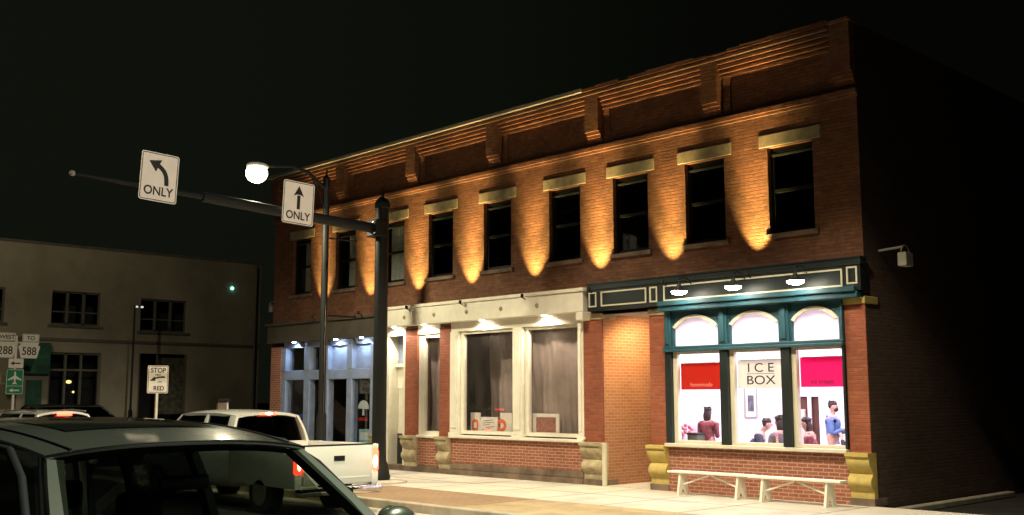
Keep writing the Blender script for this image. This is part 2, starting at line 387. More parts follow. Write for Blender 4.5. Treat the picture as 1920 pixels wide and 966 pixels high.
# ------------------------------------------------------------------ main brick building
B = thing('brick_building', 'long two storey brick shop building with uplit upper floor and three storefronts', 'building')
XL = -19.1
WX = [-1.37, -3.28, -5.17, -7.06, -9.24, -11.31, -13.25, -15.40, -17.60]
holes = [(x-.47, x+.47, 4.80, 6.43) for x in WX]
def wall(mb, x0, x1, z0, z1, holes, depth=.22, y=0):
    xs = sorted({x0, x1, *[h[0] for h in holes], *[h[1] for h in holes]})
    zs = sorted({z0, z1, *[h[2] for h in holes], *[h[3] for h in holes]})
    for a, b in zip(xs, xs[1:]):
        for c, d in zip(zs, zs[1:]):
            if not any(h[0]-1e-6 <= a and b <= h[1]+1e-6 and h[2]-1e-6 <= c and d <= h[3]+1e-6 for h in holes):
                mb.quad((a, y, c), (b, y, c), (b, y, d), (a, y, d))
    for h in holes:
        a, b, c, d = h
        mb.quad((a, y, c), (a, y+depth, c), (a, y+depth, d), (a, y, d)); mb.quad((b, y, c), (b, y, d), (b, y+depth, d), (b, y+depth, c))
        mb.quad((a, y, c), (b, y, c), (b, y+depth, c), (a, y+depth, c)); mb.quad((a, y, d), (a, y+depth, d), (b, y+depth, d), (b, y, d))
m = MB(); wall(m, XL, 0, 3.55, 8.42, holes); m.build('wall', 'brick', B)
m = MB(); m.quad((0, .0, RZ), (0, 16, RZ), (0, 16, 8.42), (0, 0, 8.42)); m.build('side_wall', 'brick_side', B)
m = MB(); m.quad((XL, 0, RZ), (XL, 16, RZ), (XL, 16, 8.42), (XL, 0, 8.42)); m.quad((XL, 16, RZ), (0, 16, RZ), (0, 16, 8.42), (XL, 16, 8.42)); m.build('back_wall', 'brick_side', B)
m = MB(); m.box(XL+.01, -.01, .25, 15.9, 8.0, 8.1); m.box(XL+.01, -.01, .01, .22, 8.1, 8.41); m.build('roof', 'earth', B)
m = MB(); m.box(XL+.1, -.1, .6, 15.8, 3.75, 3.85); m.box(XL+.1, -.1, 3.0, 3.1, 3.85, 8.0); m.build('upper_floor', 'dark', B)
# corbelled cornice, belt course, brackets
m = MB()
for i in range(5): (m.box(XL+.3, -.40, -(.04+.045*i), 0, 7.97+.085*i, 7.97+.085*(i+1)-.03), m.box(XL+.3, -.40, -(.02+.045*i), 0, 7.97+.085*(i+1)-.03, 7.97+.085*(i+1)))
m.build('cornice', 'brick', B)
m = MB(); m.box(XL-.05, -6.3, -.28, .22, 8.4, 8.49, bev=.01); m.build('coping', 'coping', B)
m = MB()
random.seed(3); x = -6.28
while x < .02:
    L = random.uniform(.25, .7); x2 = min(.02, x+L); h = random.choice([.0, .02, .045, .055, .03])
    m.box(x, x2, -.235+random.uniform(-.01, .01), .22, 8.396, 8.43+h); x = x2+.002
m.build('parapet_course', 'brick', B)
m = MB(); m.box(XL-.02, .03, -.05, 0, 7.05, 7.10); m.box(XL-.02, .03, -.095, 0, 7.10, 7.19); m.build('belt_course', 'brick', B)
def bracket(x0, x1, nm='bracket'):
    m = MB(); m.box(x0, x1, -.18, 0, 7.50, 8.385)
    for i in range(3): m.box(x0, x1, -(.05+.042*i), 0, 7.29+.07*i, 7.29+.07*(i+1))
    return m.build(nm, 'brick', B)
for x in (-3.0, -6.08, -9.25, -12.35, -15.5): bracket(x-.19, x+.19)
bracket(-.39, .0, 'end_pier'); bracket(XL, XL+.36, 'end_pier')
# sloping raised shoulders beside the brackets (narrow buttress right of each)
for x in (-3.0, -6.08, -9.25, -12.35, -15.5):
    m = MB(); m.box(x+.24, x+.40, -.03, 0, 7.32, 7.968); m.build('pilaster_strip', 'brick', B)
# windows
def window(x, curtain=0, name='window'):
    m = MB(); a, b, c, d = x-.468, x+.468, 4.802, 6.428
    m.band([(a, c), (b, c), (b, d), (a, d)], [(a+.07, c+.08), (b-.07, c+.08), (b-.07, d-.07), (a+.07, d-.07)], .10, .19)
    m.box(a+.07, b-.07, .105, .17, 5.58, 5.64)
    f = m.build(name, 'frame', B)
    m = MB(); m.box(a+.02, b-.02, .085, .115, d-.16, d-.12); m.build('head_trim', 'greyglossframe', f)
    ql, qr = (.185, .11) if x == -7.06 else (.155, .15); m = MB(); m.quad((a+.06, ql, c+.07), (b-.06, qr, c+.07), (b-.06, qr, d-.06), (a+.06, ql, d-.06)); m.build('pane', 'glass', f)
    m = MB(); m.box(x-.645, x+.645, -.018, .05, 6.445, 6.69, bev=.012); m.build('lintel', 'lintel', f)
    m = MB(); m.box(x-.56, x+.56, -.07, .10, 4.71, 4.798, bev=.01); m.build('sill', 'plinth', f)
    if curtain:
        m = MB(); n = 30; rows = []
        x0, x1 = (a+.07, b-.07) if curtain == 2 else (x-.18, b-.07)
        for z in (c+.08, d-.08): rows.append([(x0+(x1-x0)*k/n, .26+.02*math.sin(k*1.9), z) for k in range(n+1)])
        m.grid(rows); m.build('curtain', 'curtain', f)
for i, x in enumerate(WX): window(x, {6: 2, 7: 1, 8: 1}.get(i, 0))

# ---- piers (shaft + stone block with scroll profile)
def scroll(x0, x1, m_, z0=.12, z1=.88, pr=.14):
    prof = []
    def P(y, z): prof.append((y, z))
    P(.1, z0); P(-.02, z0)
    P(-.02, z0+.12)
    n = 10
    zc = z0+.12; zt = (zc+z1-.06)/2
    for k in range(n+1): t = k/n; P(-.02-pr*.75*math.sin(math.pi*min(1, t*.98)), zc+(zt-zc)*t)
    for k in range(1, n+1): t = k/n; P(-.02-pr*math.sin(math.pi*t*.62), zt+(z1-.08-zt)*t)
    P(-.06-pr, z1-.06); P(-.06-pr, z1); P(.1, z1)
    b = MB(); b.prism(prof, x0, x1, 'YZ'); return b
def pier(x0, x1, z1, m_='brick_pier', stone='stone', cap='stone'):
    m = MB(); m.box(x0, x1, -.03, .40, .88, z1); f = m.build('pier', m_, B)
    b = scroll(x0-.02, x1+.02, stone); b.build('carved_base', stone, f)
    m = MB(); m.box(x0-.03, x1+.03, -.05, .40, 0, .12); m.box(x0, x1, .1, .40, .12, .879); m.build('plinth_block', 'plinth', f)
    if cap:
        m = MB(); m.box(x0-.02, x1+.02, -.06, .40, z1+.001, z1+.13, bev=.01); m.build('pier_cap', cap, f)
    return f
pier(-.39, -.002, 3.40, 'brick_pier', 'stone_yellow', 'stone_yellow')
pier(-4.70, -4.30, 3.45, 'brick_pier', 'stone_yellow', 'stone')
pier(-6.50, -5.97, 3.45, 'brick_pier', 'stone', 'stone')
pier(-11.28, -10.89, 3.53, 'brick_pier', 'stone', None)
pier(-12.64, -12.16, 3.53, 'brick_pier', 'stone', None)
pier(-13.95, -13.52, 3.53, 'brick_pier', 'stone', None)
pier(XL, -18.55, 3.3, 'brick_knee', 'stone', None)

# ---- white storefront
S = MB(); S.box(-13.50, -6.30, -.27, -.002, 3.62, 4.05, bev=.015); S.box(-13.50, -6.26, -.31, -.001, 4.052, 4.13, bev=.015); S.box(-6.49, -6.3, -.28, -.003, 3.44, 3.618, bev=.01)
S = S.build('white_storefront', 'white', B)
m = MB(); m.box(-13.50, -12.65, -.02, .12, 3.40, 3.617); m.box(-12.15, -11.29, -.02, .12, 3.40, 3.617); m.box(-10.87, -6.50, -.02, .12, 3.40, 3.617); m.build('header', 'white', S)
for k, x in enumerate((-12.4, -11.22, -10.02, -8.83, -7.66)):
    m = MB(); m.tube([(x, -.272, 3.83), (x, -.295, 3.83)], [.055, .04], 12); m.tube([(x, -.295, 3.83), (x, -.305, 3.83)], [.02, .015], 8); m.build('rosette', 'stone', S)
def colm(x0, x1):
    m = MB(); m.box(x0, x1, -.05, .15, .99, 3.398, bev=.01); m.box(x0-.03, x1+.03, -.07, .15, .93, .989, bev=.008)
    m.box(x0+.05, x1-.05, -.075, -.051, 1.1, 3.3, bev=.008); m.build('column', 'white', S)
colm(-10.87, -10.58); colm(-8.68, -8.38); colm(-6.66, -6.50)
for a, b in ((-10.57, -8.70), (-8.36, -6.68)):
    m = MB(); m.band([(a, .96), (b, .96), (b, 3.395), (a, 3.395)], [(a+.11, 1.04), (b-.05, 1.04), (b-.05, 3.33), (a+.11, 3.33)], .04, .14); f = m.build('shop_window', 'white', S)
    m = MB(); m.quad((a+.10, .10, 1.03), (b-.04, .10, 1.03), (b-.04, .10, 3.34), (a+.10, .10, 3.34)); m.build('pane', 'glass_dusty', f)
m = MB(); a, b = -12.14, -11.30
m.band([(a, .90), (b, .90), (b, 3.395), (a, 3.395)], [(a+.20, 1.0), (b-.03, 1.0), (b-.03, 3.30), (a+.20, 3.30)], .02, .14); f = m.build('shop_window', 'white', S)
m = MB(); m.quad((a+.19, .10, .99), (b-.02, .10, .99), (b-.02, .10, 3.31), (a+.19, .10, 3.31)); m.build('pane', 'glass_dusty', f)
m = MB(); m.box(-10.86, -6.50, -.10, .15, .865, .928, bev=.008); m.box(-12.14, -11.30, -.07, .15, .84, .898, bev=.008); m.build('window_sill', 'white', S)
m = MB(); m.box(-10.87, -6.53, 0, .3, .27, .864); m.box(-12.13, -11.31, .0, .3, .16, .839); m.build('knee_wall', 'brick_knee', S)
m = MB(); m.box(-10.85, -6.54, -.04, .3, .12, .268, bev=.01); m.box(-10.87, -6.54, -.08, .3, 0, .118, bev=.01); m.box(-12.12, -11.32, -.05, .3, 0, .158, bev=.01); m.build('stone_base', 'plinth', S)
# hanging plastic sheets behind the dusty panes
def sheet(x0, x1, y, z0, z1, amp, nm):
    m = MB(); n = 60; rows = []
    for j in range(13):
        z = z0+(z1-z0)*j/12
        rows.append([(x0+(x1-x0)*k/n, y+amp*math.sin(k*.21+.9*math.sin(j*.5))+amp*.35*math.sin(k*.83+j*.55), z) for k in range(n+1)])
    m.grid(rows); return m.build(nm, 'plastic', S, smooth=True)
sheet(-8.34, -6.6, .30, .95, 3.4, .035, 'plastic_sheet')
sheet(-10.5, -8.7, .95, .95, 3.4, .03, 'plastic_sheet')
sheet(-12.1, -11.3, .40, .95, 3.4, .03, 'plastic_sheet')
m = MB(); m.box(-13.5, -6.52, 2.2, 2.3, 0, 3.6); m.box(-13.5, -6.52, .3, 2.2, 0.02, .9); m.build('shop_interior', 'dark', S)
# door bay
m = MB(); m.box(-13.50, -13.36, .0, .45, 0, 3.398); m.box(-12.76, -12.66, .0, .45, 0, 3.398); m.box(-13.355, -12.765, .2, .42, 2.60, 2.68, bev=.01); m.box(-13.355, -12.765, .30, .40, 2.05, 2.598)
f = m.build('door_surround', 'white', S)
m = MB(); m.box(-13.35, -12.77, .30, .34, 2.68, 3.39); m.build('transom_pane', M['bluegrey'], f)
words('10', .15, -13.06, 2.24, .295, 'signblack', f, 'door_number', th=.004)
m = MB(); m.box(-13.35, -12.77, .32, .40, .14, 2.045); dr = m.build('door', 'white', S)
m = MB(); m.box(-13.27, -12.85, .31, .321, .25, .85, bev=.004); m.box(-13.27, -12.85, .31, .321, 1.0, 1.9, bev=.004); m.build('door_panel', 'white', dr)
m = MB(); m.ball((-12.83, .29, 1.0), .03); m.build('door_handle', 'chrome', dr)
m = MB(); m.box(-13.5, -12.66, -.05, .5, 0, .13); m.build('door_step', 'plinth', S)

# ---- teal storefront and fascia over the passage
T = MB(); T.box(-6.22, .03, -.20, -.001, 3.62, 4.06); T.box(-6.22, .05, -.225, -.002, 4.062, 4.17, bev=.01); T.box(-6.22, .06, -.24, -.002, 4.172, 4.20)
T = T.build('teal_storefront', 'darkteal', B)
def rectmould(x0, x1, z0, z1, t=.028, y=-.222):
    m = MB(); m.band([(x0, z0), (x1, z0), (x1, z1), (x0, z1)], [(x0+t, z0+t), (x1-t, z0+t), (x1-t, z1-t), (x0+t, z1-t)], y, -.201); m.build('panel_moulding', 'cream', T)
rectmould(-6.17, -5.96, 3.70, 4.01); rectmould(-5.83, -4.62, 3.70, 4.01); rectmould(-4.53, -4.34, 3.70, 4.01)
rectmould(-4.18, -.30, 3.70, 4.01); rectmould(-.22, -.02, 3.73, 4.03)
m = MB(); m.box(-4.27, -.04, -.32, -.202, 3.60, 3.69, bev=.012); m.box(-4.29, -.02, -.26, -.002, 3.50, 3.598, bev=.012); m.build('ledge', 'teal', T)
bays = [(-4.14, -2.99), (-2.81, -1.66), (-1.48, -.45)]
for x0, x1 in ((-4.29, -4.14), (-2.99, -2.81), (-1.66, -1.48), (-.45, -.40)):
    m = MB(); m.box(x0, x1, -.08, .15, .93, 2.70, bev=.01); m.build('post', 'darkteal', T)
for x0, x1 in ((-4.29, -4.14), (-2.99, -2.81), (-1.66, -1.48), (-.45, -.40)):
    m = MB(); m.box(x0, x1, -.08, .15, 2.81, 3.498, bev=.01); m.box(x0+.045, x1-.0 if x1 > -.42 else x1-.045, -.11, -.081, 2.86, 3.45, bev=.006); m.build('upper_post', 'teal', T)
m = MB(); m.box(-4.31, -.40, -.13, .15, 2.70, 2.755, bev=.012); m.box(-4.31, -.40, -.10, .15, 2.757, 2.808, bev=.01); m.build('crossbar', 'teal', T)
for x0, x1 in bays:
    zb, zs, zt, n = 2.812, 3.18, 3.40, 14
    cx = (x0+x1)/2; hw = (x1-x0)/2-.06
    rr = (hw*hw+(zt-zs)**2)/(2*(zt-zs)); zc = zt-rr; a0 = math.asin(hw/rr)
    arc = [(cx+rr*math.sin(-a0+2*a0*k/n), zc+rr*math.cos(-a0+2*a0*k/n)) for k in range(n+1)]
    m = MB()   # spandrel panel round the arch
    for k in range(n):
        (xa, za), (xb, zb2) = arc[k], arc[k+1]
        m.prism([(xa, za), (xb, zb2), (xb, 3.497), (xa, 3.497)], -.02, .06)
    m.box(x0, x0+.058, -.02, .06, zb, 3.497); m.box(x1-.058, x1, -.02, .06, zb, 3.497)
    sp = m.build('arched_transom', 'teal', T)
    m = MB(); t = .05
    out = [(cx+(rr+t*.3)*math.sin(-a0+2*a0*k/n), zc+(rr+t*.3)*math.cos(-a0+2*a0*k/n)) for k in range(n+1)]
    inn = [(cx+(rr-t)*math.sin(-a0*.98+2*a0*.98*k/n), zc+(rr-t)*math.cos(-a0*.98+2*a0*.98*k/n)) for k in range(n+1)]
    for k in range(n): m.prism([out[k], out[k+1], inn[k+1], inn[k]], -.06, -.021)
    m.build('arch_moulding', 'cream', sp)
    m = MB(); m.prism([(x0+.05, zb)]+[(a, b+.005) for a, b in arc]+[(x1-.05, zb)], .02, .025); m.build('frosted_pane', 'frost' if 'frost' in M else 'glass', sp)
    m = MB(); a, b = x0+.002, x1-.002
    m.band([(a, .93), (b, .93), (b, 2.698), (a, 2.698)], [(a+.09, .985), (b-.03, .985), (b-.03, 2.65), (a+.09, 2.65)], .0, .10); f = m.build('shop_window', 'cream', T)
    m = MB(); m.quad((a+.08, .06, .98), (b-.02, .06, .98), (b-.02, .06, 2.66), (a+.08, .06, 2.66)); m.build('pane', 'glass', f)
m = MB(); m.box(-4.29, -.40, -.14, .15, .86, .925, bev=.01); m.build('window_sill', 'cream', T)
m = MB(); m.box(-4.29, -.41, .0, .3, 0, .858); m.box(-4.29, -.41, -.02, 0, .74, .80); m.box(-4.29, -.41, -.03, .0, .0, .14); m.build('knee_wall', 'brick_knee', T)

# ---- passage between the storefronts
m = MB(); m.quad((-5.96, .0, 0), (-5.96, 4.2, 0), (-5.96, 4.2, 3.6), (-5.96, 0, 3.6)); m.quad((-5.96, 4.2, 0), (-4.72, 4.2, 0), (-4.72, 4.2, 3.6), (-5.96, 4.2, 3.6))
m.quad((-4.72, .0, 0), (-4.72, 4.2, 0), (-4.72, 4.2, 3.6), (-4.72, 0, 3.6)); m.build('passage_wall', 'brick_warm', B)
m = MB(); m.box(-5.95, -4.73, -.0, 4.19, 3.54, 3.618); m.build('passage_soffit', 'bluegrey', B)
m = MB(); m.box(-5.95, -4.73, .0, 4.19, -.05, .006); m.build('passage_floor', 'concrete', B)
m = MB(); m.box(-5.955, -5.86, -.10, -.045, 0, .88, bev=.005); m.build('corner_guard', 'cream', B)

# ---- ice cream room behind the teal storefront
m = MB(); m.box(-4.68, -4.62, .3, 4.3, 0, 3.6); m.box(-.2, -.14, .3, 4.3, 0, 3.6)
wall(m, -4.62, -.2, 0, 3.6, [(-4.03, -3.38, .02, 1.87)], .06, 4.24); m.box(-4.62, -.2, .2, 4.3, 3.5, 3.6)
m.box(-4.62, -.2, .16, .2, 3.45, 3.6)
m.build('room_wall', 'interior', B)
m = MB(); m.box(-4.62, -.2, .3, 4.24, -.05, .02); m.build('room_floor', 'intfloor', B)
m = MB(); m.box(-4.6, -.4, .16, .62, .86, .90, bev=.005); m.build('window_ledge', 'interior', B)
m = MB(); m.band([(-4.05, .02), (-3.36, .02), (-3.36, 1.89), (-4.05, 1.89)], [(-3.99, .06), (-3.42, .06), (-3.42, 1.83), (-3.99, 1.83)], 4.20, 4.239); m.box(-3.70, -3.62, 4.20, 4.235, .06, 1.83)
f = m.build('back_door', 'interior', B)
m = MB(); m.box(-4.04, -3.37, 4.29, 4.33, .02, 1.88); m.build('back_hall', 'wood', f)
m = MB(); m.box(-3.97, -3.80, 4.24, 4.28, .3, 1.55); m.build('hall_panel', 'creamsign', f)

# ---- blue storefront on the left
U_ = MB(); U_.box(XL-.03, -13.52, -.16, -.001, 3.42, 3.93); U_.box(XL-.06, -13.52, -.24, -.002, 3.932, 4.0, bev=.01)
U_ = U_.build('blue_storefront', 'brownfascia', B)
m = MB(); m.box(-18.53, -13.97, .05, .2, 3.26, 3.42); m.build('header', 'bluegrey', U_)
m = MB(); m.box(-18.53, -13.97, -.0, .18, 2.33, 2.60, bev=.01); m.build('transom_bar', 'bluegrey', U_)
for x0, x1 in ((-18.53, -18.30), (-17.33, -17.05), (-16.32, -16.12), (-15.22, -14.98), (-14.15, -13.97)):
    m = MB(); m.box(x0, x1, -.02, .2, 2.602, 3.258, bev=.01); m.box(x0, x1, -.02, .2, .0, 2.328, bev=.01); m.build('post', 'bluegrey', U_)
for x0, x1, mm in ((-18.30, -17.33, 'glass'), (-17.05, -16.32, 'glass'), (-16.12, -15.22, 'bluegrey'), (-14.98, -14.15, 'bluegrey')):
    m = MB(); m.box(x0, x1, .12, .13, 2.602, 3.258); m.build('transom_pane', mm, U_)
for x0, x1 in ((-18.30, -17.33), (-14.98, -14.15)):
    m = MB(); m.box(x0, x1, .09, .10, .5, 2.328); m.build('pane', 'glass', U_)
    m = MB(); m.box(x0, x1, .0, .2, 0, .498); m.build('bulkhead', 'bluegrey', U_)
m = MB(); m.box(-16.6, -15.3, 1.0, 1.05, 0, 2.4); m.box(-16.2, -16.14, .9, .99, 0, 2.35); m.build('recessed_door', 'trim', U_)
m = MB(); m.box(-18.5, -14, 2.4, 2.5, 0, 3.4); m.build('shop_interior', 'dark', U_)
for k, (x0, x1) in enumerate(((-18.0, -17.45), (-16.9, -16.4), (-15.1, -14.8))):
    m = MB()   # small carved brackets under the blue fascia
    m.prism([(-.16, 3.42), (-.06, 3.28), (.0, 3.26), (.0, 3.42)], x1, x1+.12, 'YZ'); m.build('fascia_bracket', 'brownfascia', U_)

# ------------------------------------------------------------------ facade lights
AMBER = (1, .76, .25)
UX = [-2.10, -4.05, -6.0, -8.0, -10.1, -12.15, -14.2, -16.4, -18.35]
WHERE = ['rightmost, beside the last window', 'second from the right end of the row', 'third from the right, over the passage side', 'over the right end of the white storefront', 'above the middle of the white storefront', 'above the white door bay', 'behind the thick black mast pole', 'between the two leftmost windows', 'at the far left corner']
for i, x in enumerate(UX[:8]):
    t = thing('uplight', 'small black uplight on the fascia, '+WHERE[i], 'uplight', (x, -.41, 4.05), group='uplights washing the upper brick wall')
    m = MB(); m.tube([(0, 0, -.02), (0, .015, .05)], .035, 12); m.build('housing', 'black', t)
    m = MB(); m.tube([(0, 0, -.02), (0, .12, -.06)], .012, 6); m.build('bracket_arm', 'black', t)
    kk = [1, .85, 1.12, .95, 1.2, 1.0, .9, .8][i]
    s = spot('uplight_beam', (x, -.41, 4.12), (x+[.02, -.03, .01, .04, -.02, 0, .02, 0][i], -.41+.34, 4.12+1), 600*kk, AMBER, 55, .95, .02)
    spot('uplight_beam', (x, -.41, 4.13), (x, -.41+.09, 4.13+1), 1350*kk, (1, .62, .22), 34, 1, .02)
for x in (-12.95, -11.75, -9.60, -7.55):
    s = spot('soffit_light', (x, -.16, 3.60), (x, -.04, 0), 160, (1, .88, .68), 165, .5, .04)
def soffit(x, lab):
    t = thing('soffit_light', lab, 'soffit light', (x, -.16, 3.612), group='lights under the white fascia')
    m = MB(); m.lathe([(.05, 0), (.05, -.012)], seg=14); m.build('lens', 'bulb', t)
soffit(-12.95, 'bright light under the white fascia above the white door'); soffit(-11.75, 'bright light under the white fascia above the narrow window')
soffit(-9.60, 'bright light under the white fascia above the shop window with orange papers'); soffit(-7.55, 'bright light under the white fascia above the shop window with the framed picture')
for x in (-17.75, -15.65, -14.45):
    spot('blue_soffit_light', (x, -.10, 3.40), (x, -.02, 0), 52, (.50, .72, 1), 165, .5, .04)
    t = thing('soffit_light', {-17.75: 'cold blue white light above the left window of the blue storefront', -15.65: 'cold blue white light above the blue storefront door', -14.45: 'cold blue white light above the right window of the blue storefront'}[x], 'soffit light', (x, -.10, 3.418), group='lights under the brown fascia')
    m = MB(); m.lathe([(.05, 0), (.05, -.015)], seg=14); m.build('lens', emit('cold_bulb', (.75, .88, 1), 60), t)
for x, lab in ((-3.5, 'leftmost of the three gooseneck lamps over the ice cream window'), (-2.27, 'middle of the three gooseneck lamps over the ice cream window'), (-.98, 'rightmost of the three gooseneck lamps over the ice cream window')):
    t = thing('gooseneck_lamp', 'lit barn lamp, '+lab, 'wall lamp', (x, -.22, 3.98), group='gooseneck lamps over the ice cream window')
    m = MB(); m.tube([(0, .02, 0), (0, -.10, .10), (0, -.24, .13), (0, -.36, .08), (0, -.38, -.02)], .011, 8); m.build('arm', 'black', t, smooth=True)
    m = MB(); m.lathe([(.035, -.02), (.05, -.07), (.14, -.14), (.165, -.155), (.16, -.16), (.03, -.06)], (0, -.38, 0), 22); m.build('shade', 'darkteal', t, smooth=True)
    m = MB(); m.ball((0, -.38, -.165), .15, sz=.42); m.build('bulb', 'bulb', t, smooth=True)
    spot('gooseneck_light', (x, -.60, 3.79), (x, -.42, 0), 190, (1, .90, .74), 150, .6, .06)
# passage lamp
t = thing('passage_lamp', 'small ceiling lamp inside the brick passage', 'ceiling lamp', (-5.0, 1.3, 3.53)); m = MB(); m.lathe([(.09, 0), (.10, -.03), (.06, -.06)], seg=16); m.build('shade', 'bulb', t)
spot('passage_light', (-4.92, .7, 3.40), (-5.9, 1.2, 1.4), 190, (1, .72, .36), 150, .6, .1)
# ice cream room lights
area('room_light', (-2.4, 2.2, 3.42), (-2.4, 2.2, 0), 215, (1, .86, .96), 3.4, 2.8)
area('room_light_front', (-2.4, .75, 3.40), (-2.4, 1.5, 0), 110, (1, .88, .97), 3.6, .6)
# floodlights
def flood(loc, rz, lab, s=1):
    t = thing('floodlight', lab, 'floodlight', loc, rz)
    m = MB(); m.tube([(0, 0, 0), (0, -.45*s, .03)], .022, 8); m.build('arm', 'floodwhite', t)
    m = MB(); m.box(-.14*s, .14*s, -.56*s, -.40*s, -.32*s, -.08*s, bev=.02); m.build('housing', 'floodwhite', t)
    pts = [(.15*s*math.cos(a), -.48*s, -.10+.15*s*math.sin(a)) for a in [math.pi*k/8 for k in range(9)]]
    m = MB(); m.tube(pts, .012, 6); m.build('yoke', 'floodwhite', t)
flood((.0, .55, 4.36), R(90), 'unlit white box floodlight on the dark side wall at the right corner')
flood((XL, .25, 4.70), R(-90), 'unlit pale floodlight on the left end wall of the brick building', .9)

# ------------------------------------------------------------------ banners in the ice cream windows
def banner(x0, x1, z0, z1, m_, lab, nm='window_banner'):
    t = thing(nm, lab, 'banner', ((x0+x1)/2, .14, z0)); w_ = (x1-x0)/2; h = z1-z0
    m = MB(); m.box(-w_, w_, -.004, .004, 0, h); m.build('cloth', m_, t)
    m = MB(); m.tube([(-w_, .006, h+.01), (w_, .006, h+.01)], .010, 8); m.build('rod', 'chrome', t)
    return t
t = banner(-4.06, -3.08, 1.96, 2.47, 'redsign', 'red banner reading homemade in the left ice cream window'); words('homemade', .085, 0, .06, -.006, 'pinktext', t)
t = banner(-2.73, -1.72, 1.98, 2.50, 'creamsign', 'cream banner reading ICE BOX in the middle ice cream window')
words('I C E', .17, 0, .30, -.006, 'signblack', t, sx=1.25); words('BOX', .17, 0, .07, -.006, 'signblack', t, sx=1.3)
m = MB(); m.box(-.30, .30, -.008, -.005, .262, .27); m.build('rule_line', 'signblack', t)
t = banner(-1.39, -.50, 1.99, 2.52, 'pinksign', 'magenta banner reading ice cream in the right ice cream window'); words('ice cream', .085, -.02, .06, -.006, 'maroontext', t)

# framed picture, counter stuff
t = thing('framed_picture', 'small framed dark and white picture hanging on the white shop wall', 'picture', (-4.615, 3.35, 1.72), R(90))
m = MB(); m.band([(-.24, -.36), (.24, -.36), (.24, .36), (-.24, .36)], [(-.21, -.33), (.21, -.33), (.21, .33), (-.21, .33)], -.03, 0); m.build('frame', 'steel', t)
m = MB(); m.box(-.21, .21, -.012, -.002, -.33, .33); m.build('mount', 'paper', t)
m = MB(); m.box(-.12, .12, -.016, -.0125, -.22, .14); m.build('print', mat('grey_print', (.12, .12, .14), var=.8, scale=7), t)
def table(x, y, lab, h=.74, r=.42):
    t = thing('cafe_table', lab, 'table', (x, y, .02)); m = MB(); m.lathe([(r, h-.03), (r+.01, h-.02), (r, h)], seg=28); m.build('tabletop', 'interior', t)
    m = MB(); m.lathe([(.22, 0), (.22, .02), (.035, .05), (.03, h-.031)], seg=16); m.build('pedestal', 'interior', t)
def chair(x, y, rz, lab, m_='interior', bh=.88):
    t = thing('cafe_chair', lab, 'chair', (x, y, .02), rz)
    m = MB(); m.box(-.20, .20, -.20, .20, .42, .46, bev=.015); m.build('seat', m_, t)
    m = MB(); m.box(-.21, -.18, -.19, .19, .56, bh, bev=.012); m.build('backrest', m_, t)
    for a, b in ((-.18, -.17), (-.18, .17), (.18, -.17), (.18, .17)):
        m = MB(); m.tube([(a, b, 0), (a*.95, b*.95, .42 if a > 0 else bh-.05)], .014, 8); m.build('leg', 'steel', t)
table(-2.75, 1.75, 'round white table in front of the man in the dark T-shirt'); table(-1.55, 1.55, 'round white table beside the woman in the maroon plaid shirt')
chair(-3.45, 1.75, 0, 'white cafe chair under the man in the dark T-shirt'); chair(-2.0, 2.0, R(180), 'white cafe chair under the woman in maroon plaid'); chair(-1.0, 1.2, R(160), 'cream cafe chair with a high back near the right jamb', 'creamsign', 1.0)
t = thing('countertop_machine', 'dark boxy machine with a black lid on the ledge behind the left pane', 'machine', (-3.98, .47, .902))
m = MB(); m.box(-.12, .12, -.12, .12, 0, .17, bev=.01); m.build('body', mat('olive_metal', (.10, .10, .07), .4, .3), t); m = MB(); m.box(-.13, .13, -.13, .13, .172, .215, bev=.01); m.build('lid', 'black', t)
t = thing('flower_vase', 'small white vase with pink flowers beside the dark machine', 'vase', (-4.30, .50, .902))
m = MB(); m.lathe([(.04, 0), (.055, .06), (.03, .14), (.035, .17)], seg=14); m.build('vase', 'interior', t, smooth=True)
m = MB(); random.seed(2)
for k in range(16): m.ball((random.uniform(-.12, .12), random.uniform(-.12, .12), .24+random.uniform(-.05, .12)), .04)
m.build('flowers', 'pink', t, smooth=True)

# ------------------------------------------------------------------ papers and boards behind the white storefront panes
t = thing('notice_board', 'tall pale board at the left of the shop window, orange paper on it', 'board', (-10.35, .32, .96)); m = MB(); m.box(-.17, .17, 0, .03, 0, .50, bev=.004); m.build('panel', 'paper', t)
m = MB(); m.prism(rrect(.22, .30, .10, 5, 0, .2), -.006, -.001); m.build('orange_patch', 'orange', t)
m = MB(); m.box(-.05, .05, -.010, -.007, .14, .27); m.build('white_patch', 'paper', t)
t = thing('notice_board', 'wide pale handwritten board leaning in the middle of the shop window', 'board', (-9.88, .30, .96), rx=R(-6)); m = MB(); m.box(-.30, .30, 0, .02, 0, .40, bev=.004); m.build('panel', 'paper', t)
m = MB()
for k, (a, b, z) in enumerate(((-.2, .15, .30), (-.22, .2, .25), (-.2, .05, .20), (-.1, .2, .15), (-.2, .1, .10))): m.prism([(a, z), (b, z+.03), (b, z+.04), (a, z+.012)], -.004, -.001)
m.build('scribble', 'signblack', t)
t = thing('notice_board', 'tall pale board with an orange ring at the right of the shop window', 'board', (-9.30, .34, .96)); m = MB(); m.box(-.20, .20, 0, .03, 0, .50, bev=.004); m.build('panel', 'paper', t)
n = 18; o_ = [(-.16+.17*math.cos(2*math.pi*k/n), .21+.15*math.sin(2*math.pi*k/n)) for k in range(n)]; i_ = [(-.16+.09*math.cos(2*math.pi*k/n), .21+.07*math.sin(2*math.pi*k/n)) for k in range(n)]
m = MB(); m.band(o_, i_, -.010, -.002); m.build('orange_ring', 'orange', t)
t = thing('framed_picture', 'white framed reddish picture standing in the right shop window', 'picture', (-7.85, .21, .96))
